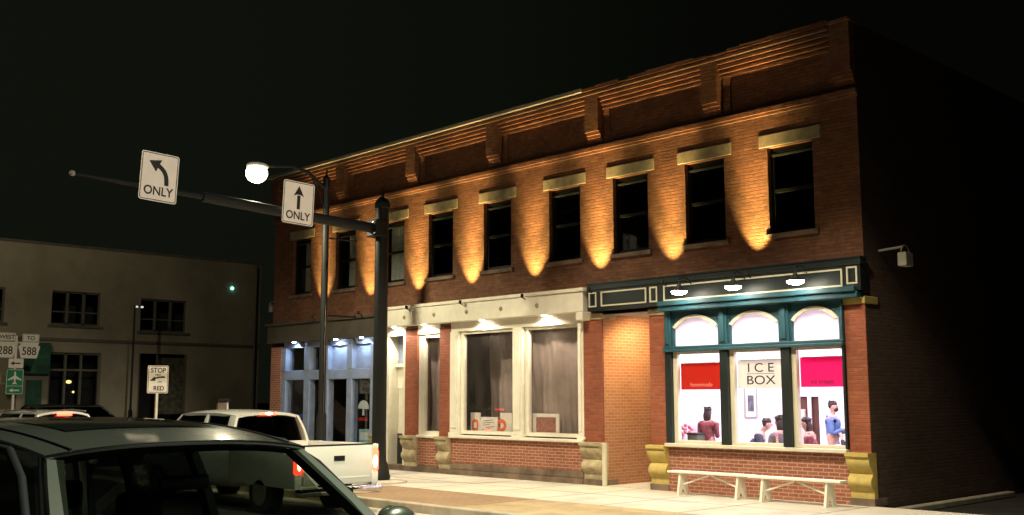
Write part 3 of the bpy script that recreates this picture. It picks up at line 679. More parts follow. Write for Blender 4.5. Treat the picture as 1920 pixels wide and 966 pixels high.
m = MB(); m.band([(-.41, 0), (.41, 0), (.41, .50), (-.41, .50)], [(-.31, .09), (.31, .09), (.31, .42), (-.31, .42)], -.03, 0); m.build('frame', 'paper', t)
m = MB(); m.box(-.315, .315, -.012, -.002, .085, .425); m.build('picture', 'rosepic', t)
t = thing('paper_cone', 'small orange paper cone at the right end of the shop sill', 'ornament', (-6.82, .22, .96)); m = MB(); m.lathe([(.06, 0), (.05, .06), (.02, .13)], seg=14); m.build('cone', 'orange', t)
# blue storefront window pieces
t = thing('window_emblem', 'white round cloud shaped emblem in the right pane of the blue storefront', 'emblem', (-14.62, .13, 1.15))
pts = [(.0+.24*math.cos(R(a)), .40+.20*math.sin(R(a))) for a in range(-10, 200, 15)]
m = MB(); m.prism(pts, -.006, 0); m.prism([(-.05, .20), (.05, .20), (.04, .40), (-.03, .40)], -.009, -.0065); m.build('emblem', 'paper', t)
m = MB(); m.prism(rrect(.44, .09, .03, 3, -.02, .1), -.006, 0); m.build('red_strip', 'redsign', t)
t = thing('display_box', 'pale aqua display box below the cloud emblem in the blue storefront', 'box', (-14.66, .30, .50)); m = MB(); m.box(-.26, .26, -.1, .12, 0, .48, bev=.02); m.build('box', 'teallight', t); m = MB(); m.box(-.18, .18, -.105, -.101, .2, .4); m.build('label', 'paper', t)

t = thing('display_sign', 'small blue and yellow display sign in the left pane of the blue storefront', 'sign', (-18.05, .28, .9))
m = MB(); m.box(-.30, .30, 0, .03, 0, .52, bev=.01); m.build('board', 'signblack', t)
m = MB(); m.prism([(-.26, .36), (-.1, .46), (.1, .42), (.26, .47), (.2, .33), (-.2, .33)], -.008, -.001); m.build('blue_shape', mat('blue_ink', (.10, .22, .75)), t)
m = MB(); m.box(-.22, .24, -.008, -.001, .18, .27); m.build('yellow_strip', mat('yellow_ink', (.75, .42, .05)), t)
# ------------------------------------------------------------------ benches
def bench(x0, x1, y, lab):
    L = x1-x0
    t = thing('bench', lab, 'bench', ((x0+x1)/2, y, 0), group='white wooden benches under the ice cream window')
    m = MB(); m.box(-L/2, L/2, -.13, .13, .405, .445, bev=.008); m.build('seat', 'white', t)
    for s in (-1, 1):
        x = s*(L/2-.27); m = MB()
        m.prism([(-.17, 0), (-.10, 0), (0, .18), (.10, 0), (.17, 0), (.09, .404), (-.09, .404)], x-.022, x+.022, 'YZ'); m.build('leg', 'white', t)
    m = MB()
    for s in (-1, 1):
        a = Vector((s*(L/2-.30), 0, .20)); b = Vector((s*.02, 0, .385)); d = (b-a); ang = math.atan2(d.z, d.x)
        mt = Matrix.Translation((a+b)/2) @ Matrix.Rotation(-ang, 4, 'Y'); m.box(-d.length/2, d.length/2, -.03, .03, -.013, .013, mtx=mt)
    m.build('brace', 'white', t)
bench(-3.84, -2.02, -.52, 'white wooden bench, the left one, nearer the passage'); bench(-1.98, -.20, -.62, 'white wooden bench, the right one, nearer the dark corner')

# ------------------------------------------------------------------ poles, arms and overhead signs
t = thing('traffic_mast', 'thick black mast pole with a long arm reaching over the road, carrying two ONLY signs', 'traffic mast', (-10.0, -2.8, 0))
m = MB(); m.lathe([(.25, .061), (.26, .12), (.24, .20), (.20, .40), (.165, .46), (.155, .9), (.148, 6.0)], seg=24); m.build('pole', 'black', t, smooth=True)
m = MB(); m.lathe([(.16, 6.0), (.175, 6.02), (.17, 6.12), (.13, 6.20), (.05, 6.26), (.03, 6.29), (.045, 6.33), (.02, 6.38), (.006, 6.50)], seg=8); m.build('finial', 'black', t)
def mastarm():
    m = MB(); m.tube([(0, -.10, 5.53), (0, -2.6, 5.62), (0, -4.35, 5.70)], [.115, .105, .10], 18); m.tube([(0, -4.36, 5.70), (0, -5.2, 5.735), (0, -6.85, 5.80)], [.058, .05, .034], 14); return m.build('arm', 'black', t, smooth=True)
arm = mastarm()
m = MB(); m.ball((0, -6.88, 5.80), .055); m.build('arm_end_cap', 'floodwhite', arm, smooth=True)
m = MB(); m.box(-.19, .19, -.30, .02, 5.34, 5.72, bev=.03); m.build('arm_clamp', 'black', t)
for z in (5.42, 5.64):
    for y in (-.32, ):
        m = MB(); m.ball((.14, y, z), .035); m.build('bolt', 'chrome', t, smooth=True)
# lamp pole
LP = (-12.0, -2.95, 0)
t2 = thing('street_lamp', 'slim black pole behind the white pickup with a bright lit lamp', 'street lamp', LP)
m = MB(); m.lathe([(.16, 0), (.16, .5), (.12, .62), (.115, 1.4), (.085, 1.5), (.078, 6.9)], seg=18); m.build('pole', 'black', t2, smooth=True)
m = MB(); m.lathe([(.085, 6.9), (.09, 6.95), (.05, 7.02), (.015, 7.06), (.03, 7.10), (.006, 7.18)], seg=12); m.build('finial', 'black', t2)
m = MB(); m.tube([(0, -.05, 6.72), (0, -.5, 7.03), (0, -.9, 7.12), (0, -1.62, 7.02)], [.05, .042, .036, .032], 12); m.tube([(0, -.06, 6.25), (0, -.2, 6.6), (0, -.42, 6.93)], .016, 8); m.build('lamp_arm', 'black', t2, smooth=True)
m = MB(); m.ball((0, -1.85, 6.99), .27, sx=.75, sz=.30, n=20); hd = m.build('lamp_head', 'floodwhite', t2, smooth=True)
m = MB(); m.ball((0, -1.87, 6.82), .245, sx=.95, sz=.9, n=24); m.build('lamp_bowl', 'lampglow', hd, smooth=True)
spot('street_lamp_or_fill_light', (-12.0, -4.82, 6.55), (-12.0, -4.9, 0), 1300, (1, .90, .60), 165, .4, .12)
for z in (5.55, 3.72):
    m = MB(); m.tube([(0, .05, z), (0, .86, z)], .020, 8); m.ball((0, .87, z), .03); m.build('banner_rod', 'black', t2, smooth=True)
for z in (6.3, 6.72):
    m = MB(); m.tube([(0, 0, z-.04), (0, 0, z+.04)], .10, 14); m.build('collar', 'black', t2)
m = MB(); m.tube([(.09, -.03, .9), (.09, -.03, 4.0)], .016, 8); m.build('conduit', 'chrome', t2)

def plate(par, w_, h, y=0, m_='signwhite', border='signblack', x=0, z=0, rad=.04, nm='sign_panel', bt=.014, inset=.018):
    m = MB(); m.prism(rrect(w_, h, rad, 5, x, z), y, y+.004); p = m.build(nm, m_, par)
    if border:
        a = rrect(w_-2*inset, h-2*inset, rad*.8, 5, x, z); b = rrect(w_-2*inset-2*bt, h-2*inset-2*bt, rad*.6, 5, x, z)
        m = MB(); m.band(a, b, y-.002, y-.0005); m.build('border', border, p)
    return p
def poly(par, pts, m_, y=-.002, nm='arrow', th=.002):
    m = MB(); m.prism(pts, y-th, y); return m.build(nm, m_, par)
# left arrow ONLY
t = thing('lane_sign', 'white lane sign with a curved left arrow and ONLY, near the arm tip', 'road sign', (-9.85, -8.12, 5.925), R(90), rx=R(0))
t.rotation_euler = (0, R(2.5), R(90)); p = plate(t, .75, .93, rad=.05)
def stroke(pts, w_, n=14):
    P0, P1, P2, P3 = [Vector((x, z)) for x, z in pts]; L_, R_ = [], []
    for k in range(n+1):
        t_ = k/n; q = P0*(1-t_)**3+P1*3*t_*(1-t_)**2+P2*3*t_*t_*(1-t_)+P3*t_**3
        d = ((P1-P0)*(1-t_)**2+(P2-P1)*2*t_*(1-t_)+(P3-P2)*t_*t_).normalized(); nn = Vector((-d.y, d.x))*w_/2
        L_.append(tuple(q+nn)); R_.append(tuple(q-nn))
    return L_+R_[::-1]
poly(p, stroke([(.15, -.14), (.155, .07), (.09, .16), (-.05, .225)], .085), 'signblack')
poly(p, [(-.22, .29), (.03, .335), (-.075, .095)], 'signblack', -.0025, 'arrow_head')
words('ONLY', .17, .0, -.345, -.004, 'signblack', p, sx=.92, bold=.004)
# up arrow ONLY
t = thing('lane_sign', 'white lane sign with a straight up arrow and ONLY, near the poles', 'road sign', (-9.85, -5.07, 5.82), R(90))
t.rotation_euler = (0, R(2.0), R(90)); p = plate(t, .75, .90, rad=.05)
poly(p, [(-.038, -.13), (.038, -.13), (.038, .16), (-.038, .16)], 'signblack'); poly(p, [(-.125, .14), (0, .36), (.125, .14), (.04, .175), (-.04, .175)], 'signblack', -.0025, 'arrow_head')
words('ONLY', .17, 0, -.345, -.004, 'signblack', p, sx=.92, bold=.004)
for o in list(bpy.data.objects):
    if o.name.startswith('lane_sign'):
        m = MB(); m.box(-.03, .03, .005, .09, -.35, .35); m.build('sign_bracket', 'steel', o)
# stop here on red
t = thing('stop_line_sign', 'white STOP HERE ON RED sign on a steel post beyond the pickup', 'road sign', (-19.3, -3.46, -.0), R(90))
m = MB(); m.box(-.03, .03, .01, .06, RZ, 2.66); m.build('post', 'signwhite', t)
p = plate(t, .61, .76, z=2.33, m_='signwhite'); words('STOP', .135, 0, 2.52, -.004, 'signblack', p, bold=.003); words('HERE', .055, 0, 2.43, -.004, 'signblack', p)
arc = [(-.10+.30*k/8, 2.345+.05*math.sin(math.pi*(k/8)*.62+.2)) for k in range(9)]
poly(p, [(x, z+.022) for x, z in arc]+[(x, z-.022) for x, z in arc[::-1]], 'signblack'); poly(p, [(-.24, 2.29), (-.10, 2.41), (-.07, 2.29)], 'signblack', -.0025, 'arrow_head')
words('ON', .055, .05, 2.24, -.004, 'signblack', p); words('RED', .125, .03, 2.03, -.004, 'signblack', p, bold=.003)
# route signs
t = thing('route_sign_post', 'post with route shields 288 and 588, arrow and green airport sign at the left edge', 'road sign', (-31.9, -2.95, RZ), R(90))
m = MB(); m.box(-.04, .04, .02, .07, 0, 4.25); m.box(-.75, .80, .008, .018, 3.98, 4.02); m.build('post', 'signwhite', t)
m = MB(); m.box(-.10, .10, -.02, .1, 1.1, 1.45, bev=.01); m.build('control_box', 'signwhite', t)
z0 = .15
def shield(cx, cz, w_, h): return [(cx-w_*.42, cz+h/2), (cx+w_*.42, cz+h/2), (cx+w_*.40, cz+h*.40), (cx+w_*.5, cz+h*.28), (cx+w_*.36, cz-h/2), (cx-w_*.36, cz-h/2), (cx-w_*.5, cz+h*.28), (cx-w_*.40, cz+h*.40)]
p = plate(t, .60, .30, x=-.34, z=4.05+z0, rad=.03, bt=.008, nm='west_panel'); words('WEST', .15, -.34, 3.98+z0, -.004, 'signblack', p, bold=.003)
p = plate(t, .60, .30, x=.50, z=4.03+z0, rad=.03, bt=.008, nm='to_panel'); words('TO', .15, .50, 3.96+z0, -.004, 'signblack', p, bold=.003)
m = MB(); m.prism(shield(-.38, 3.57+z0, .78, .55), 0, .004); p = m.build('route_shield', 'signwhite', t); words('288', .30, -.38, 3.42+z0, -.002, 'signblack', p, sx=.85, bold=.004)
m = MB(); m.prism(shield(.46, 3.56+z0, .78, .55), 0, .004); p = m.build('route_shield', 'signwhite', t); words('588', .30, .46, 3.41+z0, -.002, 'signblack', p, sx=.85, bold=.004)
p = plate(t, .52, .34, x=.02, z=3.09+z0, rad=.03, border=None, nm='arrow_panel'); poly(p, [(-.17, 3.09+z0), (-.04, 3.17+z0), (-.06, 3.115+z0), (.18, 3.115+z0), (.18, 3.07+z0), (-.06, 3.07+z0), (-.04, 3.01+z0)], 'signblack')
p = plate(t, .62, .92, x=.01, z=2.42+z0, m_='signgreen', border='signwhite', rad=.05, nm='airport_panel')
cx, cz = .01, 2.56+z0
poly(p, [(cx, cz+.25), (cx+.03, cz+.20), (cx+.035, cz+.08), (cx+.24, cz-.06), (cx+.24, cz-.10), (cx+.035, cz-.03), (cx+.025, cz-.15), (cx+.08, cz-.21), (cx+.08, cz-.235), (cx, cz-.215), (cx-.08, cz-.235), (cx-.08, cz-.21), (cx-.025, cz-.15), (cx-.035, cz-.03), (cx-.24, cz-.10), (cx-.24, cz-.06), (cx-.035, cz+.08), (cx-.03, cz+.20)], 'signwhite', nm='aeroplane_symbol')
poly(p, [(-.29, 2.26+z0), (.31, 2.26+z0), (.31, 2.275+z0), (-.29, 2.275+z0)], 'signwhite', nm='divider')
poly(p, [(-.18, 2.11+z0), (-.05, 2.18+z0), (-.06, 2.135+z0), (.19, 2.135+z0), (.19, 2.085+z0), (-.06, 2.085+z0), (-.05, 2.04+z0)], 'signwhite')
# small notice box on a white post
t = thing('notice_box', 'small dark roofed notice box with a white post behind the pickup roof', 'notice box', (-18.6, -1.85, 0), R(90))
m = MB(); m.box(.12, .17, -.03, .03, 0, 1.72); m.build('post', 'white', t); m = MB(); m.box(-.16, .11, -.05, .05, 1.2, 1.70, bev=.01); m.build('panel', 'plinth', t)
m = MB(); m.prism([(-.24, 1.722), (.22, 1.722), (.16, 1.80), (-.18, 1.80)], -.12, .12); m.build('lid', 'black', t)
# far slender lamp
t = thing('double_lamp_post', 'slender dark post with two small lamps in front of the beige building', 'lamp post', (-32.4, 1.70, RZ))
m = MB(); m.tube([(0, 0, 0), (0, 0, 1.5), (0, 0, 1.52), (0, 0, 5.66)], [.09, .08, .045, .035], 12); m.tube([(0, 0, 5.62), (0, .35, 5.70)], .025, 8); m.build('post', 'black', t)
for y in (.08, .30):
    m = MB(); m.ball((0, y, 5.62), .06, sz=.7); m.build('lamp', emit('faint_white_glow', (1, .95, .85), .6), t, smooth=True)  # both heads emit a faint white glow

# ------------------------------------------------------------------ beige building across the side street
F = thing('beige_building', 'dim beige two storey building with triple windows closing the end of the street', 'building', (-34, 0, RZ))
XF = 0
def yzwall(mb, y0, y1, z0, z1, holes, x=0, d=-.25):
    ys = sorted({y0, y1, *[h[0] for h in holes], *[h[1] for h in holes]}); zs = sorted({z0, z1, *[h[2] for h in holes], *[h[3] for h in holes]})
    for a, b in zip(ys, ys[1:]):
        for c, e in zip(zs, zs[1:]):
            if not any(h[0]-1e-6 <= a and b <= h[1]+1e-6 and h[2]-1e-6 <= c and e <= h[3]+1e-6 for h in holes): mb.quad((x, a, c), (x, b, c), (x, b, e), (x, a, e))
    for a, b, c, e in holes:
        mb.quad((x, a, c), (x+d, a, c), (x+d, a, e), (x, a, e)); mb.quad((x, b, c), (x, b, e), (x+d, b, e), (x+d, b, c))
        mb.quad((x, a, c), (x, b, c), (x+d, b, c), (x+d, a, c)); mb.quad((x, a, e), (x+d, a, e), (x+d, b, e), (x, b, e))
ups = [(-8.4, -6.4, 4.85, 6.2), (-4.75, -2.75, 4.86, 6.2), (-.98, .98, 4.87, 6.22), (2.68, 4.75, 4.75, 6.13)]
lows = [(-5.2, -2.9, .6, 3.8), (-.95, 1.12, .15, 3.78), (2.70, 4.85, .9, 3.83)]
m = MB(); yzwall(m, -11, 8.32, 0, 8.0, ups+lows); m.quad((0, 8.32, 0), (-14, 8.32, 0), (-14, 8.32, 8.0), (0, 8.32, 8.0)); m.quad((0, -11, 0), (-14, -11, 0), (-14, -11, 8.0), (0, -11, 8.0)); m.quad((-14, -11, 0), (-14, 8.32, 0), (-14, 8.32, 8), (-14, -11, 8)); m.build('wall', 'stucco', F)
m = MB(); m.box(-14.1, .06, -11.1, 8.40, 8.0, 8.10); m.box(-13.9, -.3, -10.9, 8.2, 7.7, 7.8); m.build('roof', 'stuccotrim', F)
m = MB(); m.box(-13.8, -1.2, -10.8, 8.2, 4.2, 4.3); m.box(-1.5, -1.4, -10.8, 8.2, 0, 7.6); m.build('inner_floor', 'dark', F)
for a, b, c, e in ups:
    m = MB(); n = 3; wd = (b-a)/3
    for k in range(4): m.box(-.20, -.10, a+wd*k-.05, a+wd*k+.05, c, e)
    m.box(-.20, -.10, a+.05, b-.05, c, c+.07); m.box(-.20, -.10, a+.05, b-.05, e-.07, e); m.box(-.19, -.12, a+.05, b-.05, c+.50, c+.55); f = m.build('window', 'stuccotrim', F)
    m = MB(); m.quad((-.16, a, c), (-.16, b, c), (-.16, b, e), (-.16, a, e)); m.build('pane', 'glass', f); m = MB(); m.box(-.05, .06, a-.12, b+.12, c-.10, c-.001); m.build('sill', 'stuccotrim', f)
a, b, c, e = lows[1]
m = MB()
for y in (a, -.32, .30, b-.08): m.box(-.22, -.10, y, y+.08, c, e)
m.box(-.22, -.10, a+.08, b-.08, e-.08, e); m.box(-.21, -.11, a+.08, b-.08, 3.05, 3.13); f = m.build('entrance', 'stuccotrim', F)
m = MB(); m.box(-.17, -.15, a+.08, b-.08, .15, e-.08); m.build('pane', 'glass', f)
m = MB(); m.ball((-.10, -.12, 2.62), .07, sx=.5, sy=1.6); m.ball((-.10, .08, 2.22), .045, sx=.5); m.build('yellow_reflection', emit('amber_reflection_glow', (1, .75, .25), 1.2), f)  # glowing balls imitating reflections of a yellow lamp
a, b, c, e = lows[2]
m = MB(); m.box(-.22, -.14, a+.9, b, c+.4, e-.15); f = m.build('shop_panel', mat('faded_posters', (.11, .10, .06), .8, var=.8, scale=5), F)
m = MB()
for y in (a, a+.8, b-.08): m.box(-.13, -.05, y, y+.08, c, e)
m.build('shop_frame', 'stuccotrim', f)
m = MB(); m.box(-.3, -.24, -5.2, -2.9, .6, 3.8); m.build('dark_opening', 'dark', F)
m = MB(); m.tube([(.06, 8.05, .1), (.06, 8.05, 7.9)], .05, 10); m.build('downpipe', 'stuccotrim', F)
m = MB(); m.box(.0, .05, -10.9, 8.32, 4.22, 4.34); m.build('string_course', 'stuccotrim', F)
m = MB(); m.box(.0, .05, -1.80, -1.20, .15, 2.68); m.build('green_door', 'greenpaint', F)
m = MB(); m.ball((.03, 6.87, 6.84), .07); m.build('traffic_light_reflection', emit('aqua_reflection_glow', (.25, 1, .80), 4), F, smooth=True)  # glowing ball imitating a traffic light's reflection, no lamp here
t = thing('shop_sign', 'dark green box sign projecting from the beige building behind the route signs', 'shop sign', (-33.85, -1.5, 2.75), R(90))
m = MB(); m.box(-.48, .48, -.16, -.02, 0, 1.22, bev=.02); m.build('box', 'greenpaint', t); words('Realtor', .17, 0, .62, -.165, 'signgreen', t)

# ------------------------------------------------------------------ vehicles (local x forward, y left, z up from the road)
def lerp(a, b, t): return a+(b-a)*t
def interp(tab, x):
    if x <= tab[0][0]: return tab[0][1:]
    for p, q in zip(tab, tab[1:]):
        if x <= q[0]:
            t = (x-p[0])/(q[0]-p[0]); t = t*t*(3-2*t)*.5+t*.5
            return tuple(lerp(a, b, t) for a, b in zip(p[1:], q[1:]))
    return tab[-1][1:]
def lower_body(par, tab, paint, nm='body', n=34):
    # tab rows: x, zlow, zbelt, halfwidth, ztop
    m = MB(); x0, x1 = tab[0][0], tab[-1][0]; rows = []
    for k in range(n+1):
        x = x0+(x1-x0)*k/n; zl, zb, w_, zt = interp(tab, x)
        half = [(0, zl), (w_*.88, zl), (w_*.97, zl+.10), (w_, zl+(zb-zl)*.45), (w_*.99, zl+(zb-zl)*.75), (w_*.965, zb-.04), (w_*.93, zb), (w_*.6, lerp(zb, zt, .6)), (0, zt)]
        rows.append([(x, y, z) for y, z in half]+[(x, -y, z) for y, z in half[-2:0:-1]])
    m.grid(rows, close=True)
    for r in (rows[0], rows[-1]):
        m.bm.faces.new([m.bm.verts.new(p) for p in r])
    bmesh.ops.remove_doubles(m.bm, verts=m.bm.verts, dist=1e-4)
    return m.build(nm, paint, par, smooth=True)
def roof_shell(par, x0, x1, wr, zr, crown, paint, arch=.04, bow=.06, th=.05, n=28, nm='roof'):
    def pt(u, v, dz=0):
        x = lerp(x0, x1, u); yy = v*wr*(1-.05*abs(2*u-1)**3)
        x += bow*(1-v*v)*(1 if u > .5 else -1)*abs(2*u-1)**4
        return (x, yy, zr+crown*(1-abs(v)**2.6)-arch*abs(2*u-1)**2.5*1.0+arch-dz)
    m = MB(); N = 22
    top = [[pt(i/n, -1+2*j/N) for j in range(N+1)] for i in range(n+1)]; m.grid(top)
    bot = [[(p[0], p[1]*.985, p[2]-th) for p in r] for r in top]; m.grid(bot)
    loop = lambda g: g[0]+[r[-1] for r in g[1:]]+g[-1][-2::-1]+[r[0] for r in g[-2:0:-1]]
    m.grid([loop(top), loop(bot)], close=True); bmesh.ops.remove_doubles(m.bm, verts=m.bm.verts, dist=1e-4)
    return m.build(nm, paint, par, smooth=True), pt
def pillar(par, a, b, w0, w1, paint, th=.05, nm='pillar'):
    # a, b: (x,y,z) base and top; width along x
    m = MB(); s = 1 if a[1] > 0 else -1; n = 6; rows = []
    for k in range(n+1):
        t = k/n; p = Vector(a).lerp(Vector(b), t); p.y += s*.03*math.sin(math.pi*t); w_ = lerp(w0, w1, t)
        rows.append([(p.x-w_/2, p.y, p.z), (p.x, p.y+s*.012, p.z), (p.x+w_/2, p.y, p.z), (p.x+w_/2, p.y-s*th, p.z), (p.x-w_/2, p.y-s*th, p.z)])
    m.grid(rows, close=True)
    return m.build(nm, paint, par, smooth=True)
def wheel(par, x, y, r=.34, wd=.22):
    s = 1 if y > 0 else -1
    m = MB(); m.tube([(x, y-s*wd, r), (x, y-s*.02, r), (x, y, r)], [r, r, r*.94], 28); t = m.build('wheel', 'tyre', par, smooth=True)
    m = MB(); m.tube([(x, y-s*.02, r), (x, y+s*.005, r)], [r*.64, r*.62], 24)
    m.build('rim', 'steel', t); m = MB(); m.tube([(x, y-s*(wd+.02), r+.03), (x, y-s*.04, r+.03)], [r*1.16]*2, 28); m.build('wheel_arch', 'trim', t)
def pane(par, pts, m_='glass_dark', nm='side_window', th=None):
    m = MB(); m.quad(*pts) if len(pts) == 4 else m.bm.faces.new([m.bm.verts.new(p) for p in pts]); return m.build(nm, m_, par)
def seats(par, xs, y0=.36, m_='seat', zb=.55, top=1.15):
    for x in xs:
        for y in (-y0, y0):
            m = MB(); m.box(x-.25, x+.25, y-.24, y+.24, zb-.15, zb, bev=.05)
            m.box(x-.32, x-.18, y-.23, y+.23, zb, top, bev=.05, mtx=Matrix.Translation((x, 0, zb)) @ Matrix.Rotation(R(-8), 4, 'Y') @ Matrix.Translation((-x, 0, -zb)))
            s = m.build('seat', m_, par, smooth=True)
            m = MB(); m.box(x-.42, x-.32, y-.13, y+.13, top+.04, top+.22, bev=.04); m.build('headrest', m_, s, smooth=True)
def mirror(par, x, y, z, s, paint):
    m = MB(); m.ball((x, y+s*.13, z), .12, sx=.55, sy=1.0, sz=.72, n=16); a = m.build('door_mirror', paint, par, smooth=True)
    m = MB(); m.box(x-.03, x+.03, min(y, y+s*.08), max(y, y+s*.08), z-.05, z-.02, bev=.008); m.build('mirror_arm', 'trim', a)
    m = MB(); m.tube([(x-.062, y+s*.13, z), (x-.069, y+s*.13, z)], [.085, .08], 16); m.build('mirror_glass', 'chrome', a)

# --- pickup
t = thing('pickup_truck', 'white pickup truck stopped with its brake lights on in front of the brick building', 'pickup truck', (-6.4, -6.32, RZ), R(180))
W_ = .85
lower_body(t, [(2.22, .38, 1.13, .845, 1.14), (3.4, .36, 1.13, .855, 1.14), (4.75, .36, 1.09, .855, 1.11), (5.1, .38, 1.02, .84, 1.08), (5.7, .42, .94, .81, .99), (5.9, .46, .82, .74, .87)], 'carwhite', 'cab_body')
m = MB()
for s in (-1, 1): m.box(.06, 2.20, min(s*.78, s*.85), max(s*.78, s*.85), .46, 1.165, bev=.02)
m.box(.10, 2.20, -.77, .77, .58, .64); m.box(2.14, 2.205, -.77, .77, .64, 1.15); m.build('cargo_bed', 'carwhite', t, smooth=True)
m = MB(); m.box(0, .07, -.70, .70, .50, 1.155, bev=.022); tg = m.build('tailgate', 'carwhite', t, smooth=True)
m = MB(); m.box(-.006, .001, -.64, .64, .60, .625, bev=.002); m.build('tailgate_crease', 'carwhite', tg)
m = MB(); m.box(-.012, .002, -.11, .11, .90, .985, bev=.004); m.build('tailgate_handle', 'trim', tg)
m = MB(); m.box(.0, .08, -.71, .71, 1.157, 1.176, bev=.003); m.build('top_cap', 'trim', tg)
for s in (-1, 1):
    m = MB(); m.box(.02, .10, min(s*.712, s*.855), max(s*.712, s*.855), .70, 1.06, bev=.03); l = m.build('tail_lamp', 'taillight', t, smooth=True)
    m = MB(); m.ball((.025, s*.775, .86), .045, sx=.6, sz=2.4); m.build('lamp_core', 'tailcore', l, smooth=True)
    m = MB(); m.box(.03, .11, min(s*.712, s*.848), max(s*.712, s*.848), 1.062, 1.162, bev=.015); m.build('corner_post', 'carwhite', t, smooth=True); m = MB(); m.box(.03, .11, min(s*.712, s*.848), max(s*.712, s*.848), .46, .698, bev=.015); m.build('corner_post', 'carwhite', t, smooth=True)
m = MB(); m.box(-.14, .06, -.84, .84, .34, .48, bev=.045); bp = m.build('rear_bumper', 'chrome', t, smooth=True)
m = MB(); m.box(-.146, -.138, -.2, .2, .36, .46, bev=.003); m.build('number_plate_recess', 'trim', bp)
rf, pt = roof_shell(t, 2.36, 4.50, .68, 1.64, .06, 'carwhite', arch=.045, bow=.06)
for s in (-1, 1):
    pillar(t, (2.28, s*.80, 1.12), (2.44, s*.655, 1.64), .26, .22, 'carwhite')
    pillar(t, (3.35, s*.81, 1.12), (3.35, s*.665, 1.68), .12, .10, 'carwhite')
    pillar(t, (5.0, s*.79, 1.09), (4.42, s*.655, 1.64), .10, .08, 'carwhite')
    pane(t, [(2.40, s*.79, 1.13), (3.32, s*.80, 1.13), (3.32, s*.66, 1.66), (2.52, s*.655, 1.64)]); pane(t, [(3.38, s*.80, 1.13), (4.95, s*.785, 1.10), (4.40, s*.65, 1.65), (3.38, s*.66, 1.66)])
    mirror(t, 4.75, s*.85, 1.18, s, 'carwhite')
    wheel(t, 1.15, s*.845, .35); wheel(t, 5.0, s*.845, .35)
m = MB(); m.box(2.23, 2.27, -.79, .79, 1.12, 1.165, bev=.01); m.build('rear_window_surround', 'carwhite', t)
pane(t, [(2.28, -.72, 1.16), (2.28, .72, 1.16), (2.385, .60, 1.64), (2.385, -.60, 1.64)], nm='rear_window'); pane(t, [(4.96, -.74, 1.11), (4.96, .74, 1.11), (4.48, .60, 1.65), (4.48, -.60, 1.65)], nm='windscreen')
m = MB(); m.box(2.30, 2.375, -.17, .17, 1.645, 1.70, bev=.015); hb = m.build('high_brake_lamp', 'taillight', t, smooth=True)
m = MB(); m.ball((2.30, 0, 1.672), .022, sx=.6, sy=3.4); m.build('lamp_core', 'tailcore', hb, smooth=True)
seats(t, [3.0, 4.0]); m = MB(); m.tube([(3.9, .50, 1.72), (3.75, .50, 1.95)], .006, 6); m.build('aerial', 'trim', t)

# --- simple closed cars further up the road
def closed_car(name, lab, cat, loc, rz, paint, H=1.66, lit=True, L=4.4, rear=.25):
    t = thing(name, lab, cat, loc, rz)
    b = H-.62
    lower_body(t, [(-.05, .45, b-.2, .74, b-.15), (.12, .35, b-.03, .86, b), (1.2, .30, b, .89, b+.01), (3.0, .30, b-.03, .89, b), (3.5, .32, b-.08, .87, b-.02), (L-.15, .38, b-.22, .80, b-.15), (L, .42, b-.35, .68, b-.3)], paint)
    roof_shell(t, rear, 2.75, .60, H-.10, .07, paint, arch=.03, bow=.06)
    for s in (-1, 1):
        pillar(t, (rear-.17, s*.80, b-.01), (rear+.08, s*.59, H-.1), .22, .14, paint); pillar(t, (1.25, s*.83, b-.01), (1.25, s*.60, H-.08), .08, .06, 'trim' if paint == 'carblack' else paint); pillar(t, (3.35, s*.80, b-.05), (2.68, s*.59, H-.1), .09, .07, paint)
        pane(t, [(rear, s*.80, b), (1.22, s*.82, b), (1.22, s*.60, H-.1), (rear+.15, s*.59, H-.1)]); pane(t, [(1.28, s*.82, b), (3.3, s*.79, b-.03), (2.66, s*.58, H-.1), (1.28, s*.60, H-.1)])
        m = MB(); m.tube([(rear+.1, s*.56, H-.03), (1.2, s*.57, H-.0), (2.6, s*.55, H-.04)], .015, 8); m.build('roof_rail', 'steel' if paint != 'carblack' else 'trim', t)
        wheel(t, .75, s*.88); wheel(t, 3.5, s*.88); mirror(t, 3.15, s*.87, b+.08, s, paint)
        m = MB(); m.box(-.06, .10, min(s*.58, s*.80), max(s*.58, s*.80), b-.25, b-.06, bev=.03); m.build('tail_lamp', 'taillight' if lit else 'wood', t, smooth=True)
    pane(t, [(.06, -.70, b+.0), (.06, .70, b), (rear+.02, .54, H-.1), (rear+.02, -.54, H-.1)], nm='rear_window'); pane(t, [(3.32, -.70, b-.03), (3.32, .70, b-.03), (2.74, .54, H-.09), (2.74, -.54, H-.09)], nm='windscreen')
    m = MB(); m.box(rear-.09, rear-.03, -.17, .17, H-.135, H-.075, bev=.012); m.build('high_brake_lamp', 'taillight' if lit else 'wood', t, smooth=True)
    seats(t, [1.2, 2.3]); return t
closed_car('estate_car', 'white estate car with a lit red roof brake lamp, ahead of the pickup', 'car', (-16.6, -6.95, RZ), R(180), 'carwhite', 1.69)
closed_car('red_lit_car', 'car at the left edge glowing with red brake light, ahead of the white estate car', 'car', (-22.8, -7.2, RZ), R(180), mat('red_lit_car_paint', (.35, .03, .025), .3, coat=1), 1.50)  # red brake light glow is put into the body colour
closed_car('dark_car', 'unlit black car parked in front of the beige building', 'car', (-30.3, -3.2, RZ), R(95), 'carblack', 1.75, lit=False)

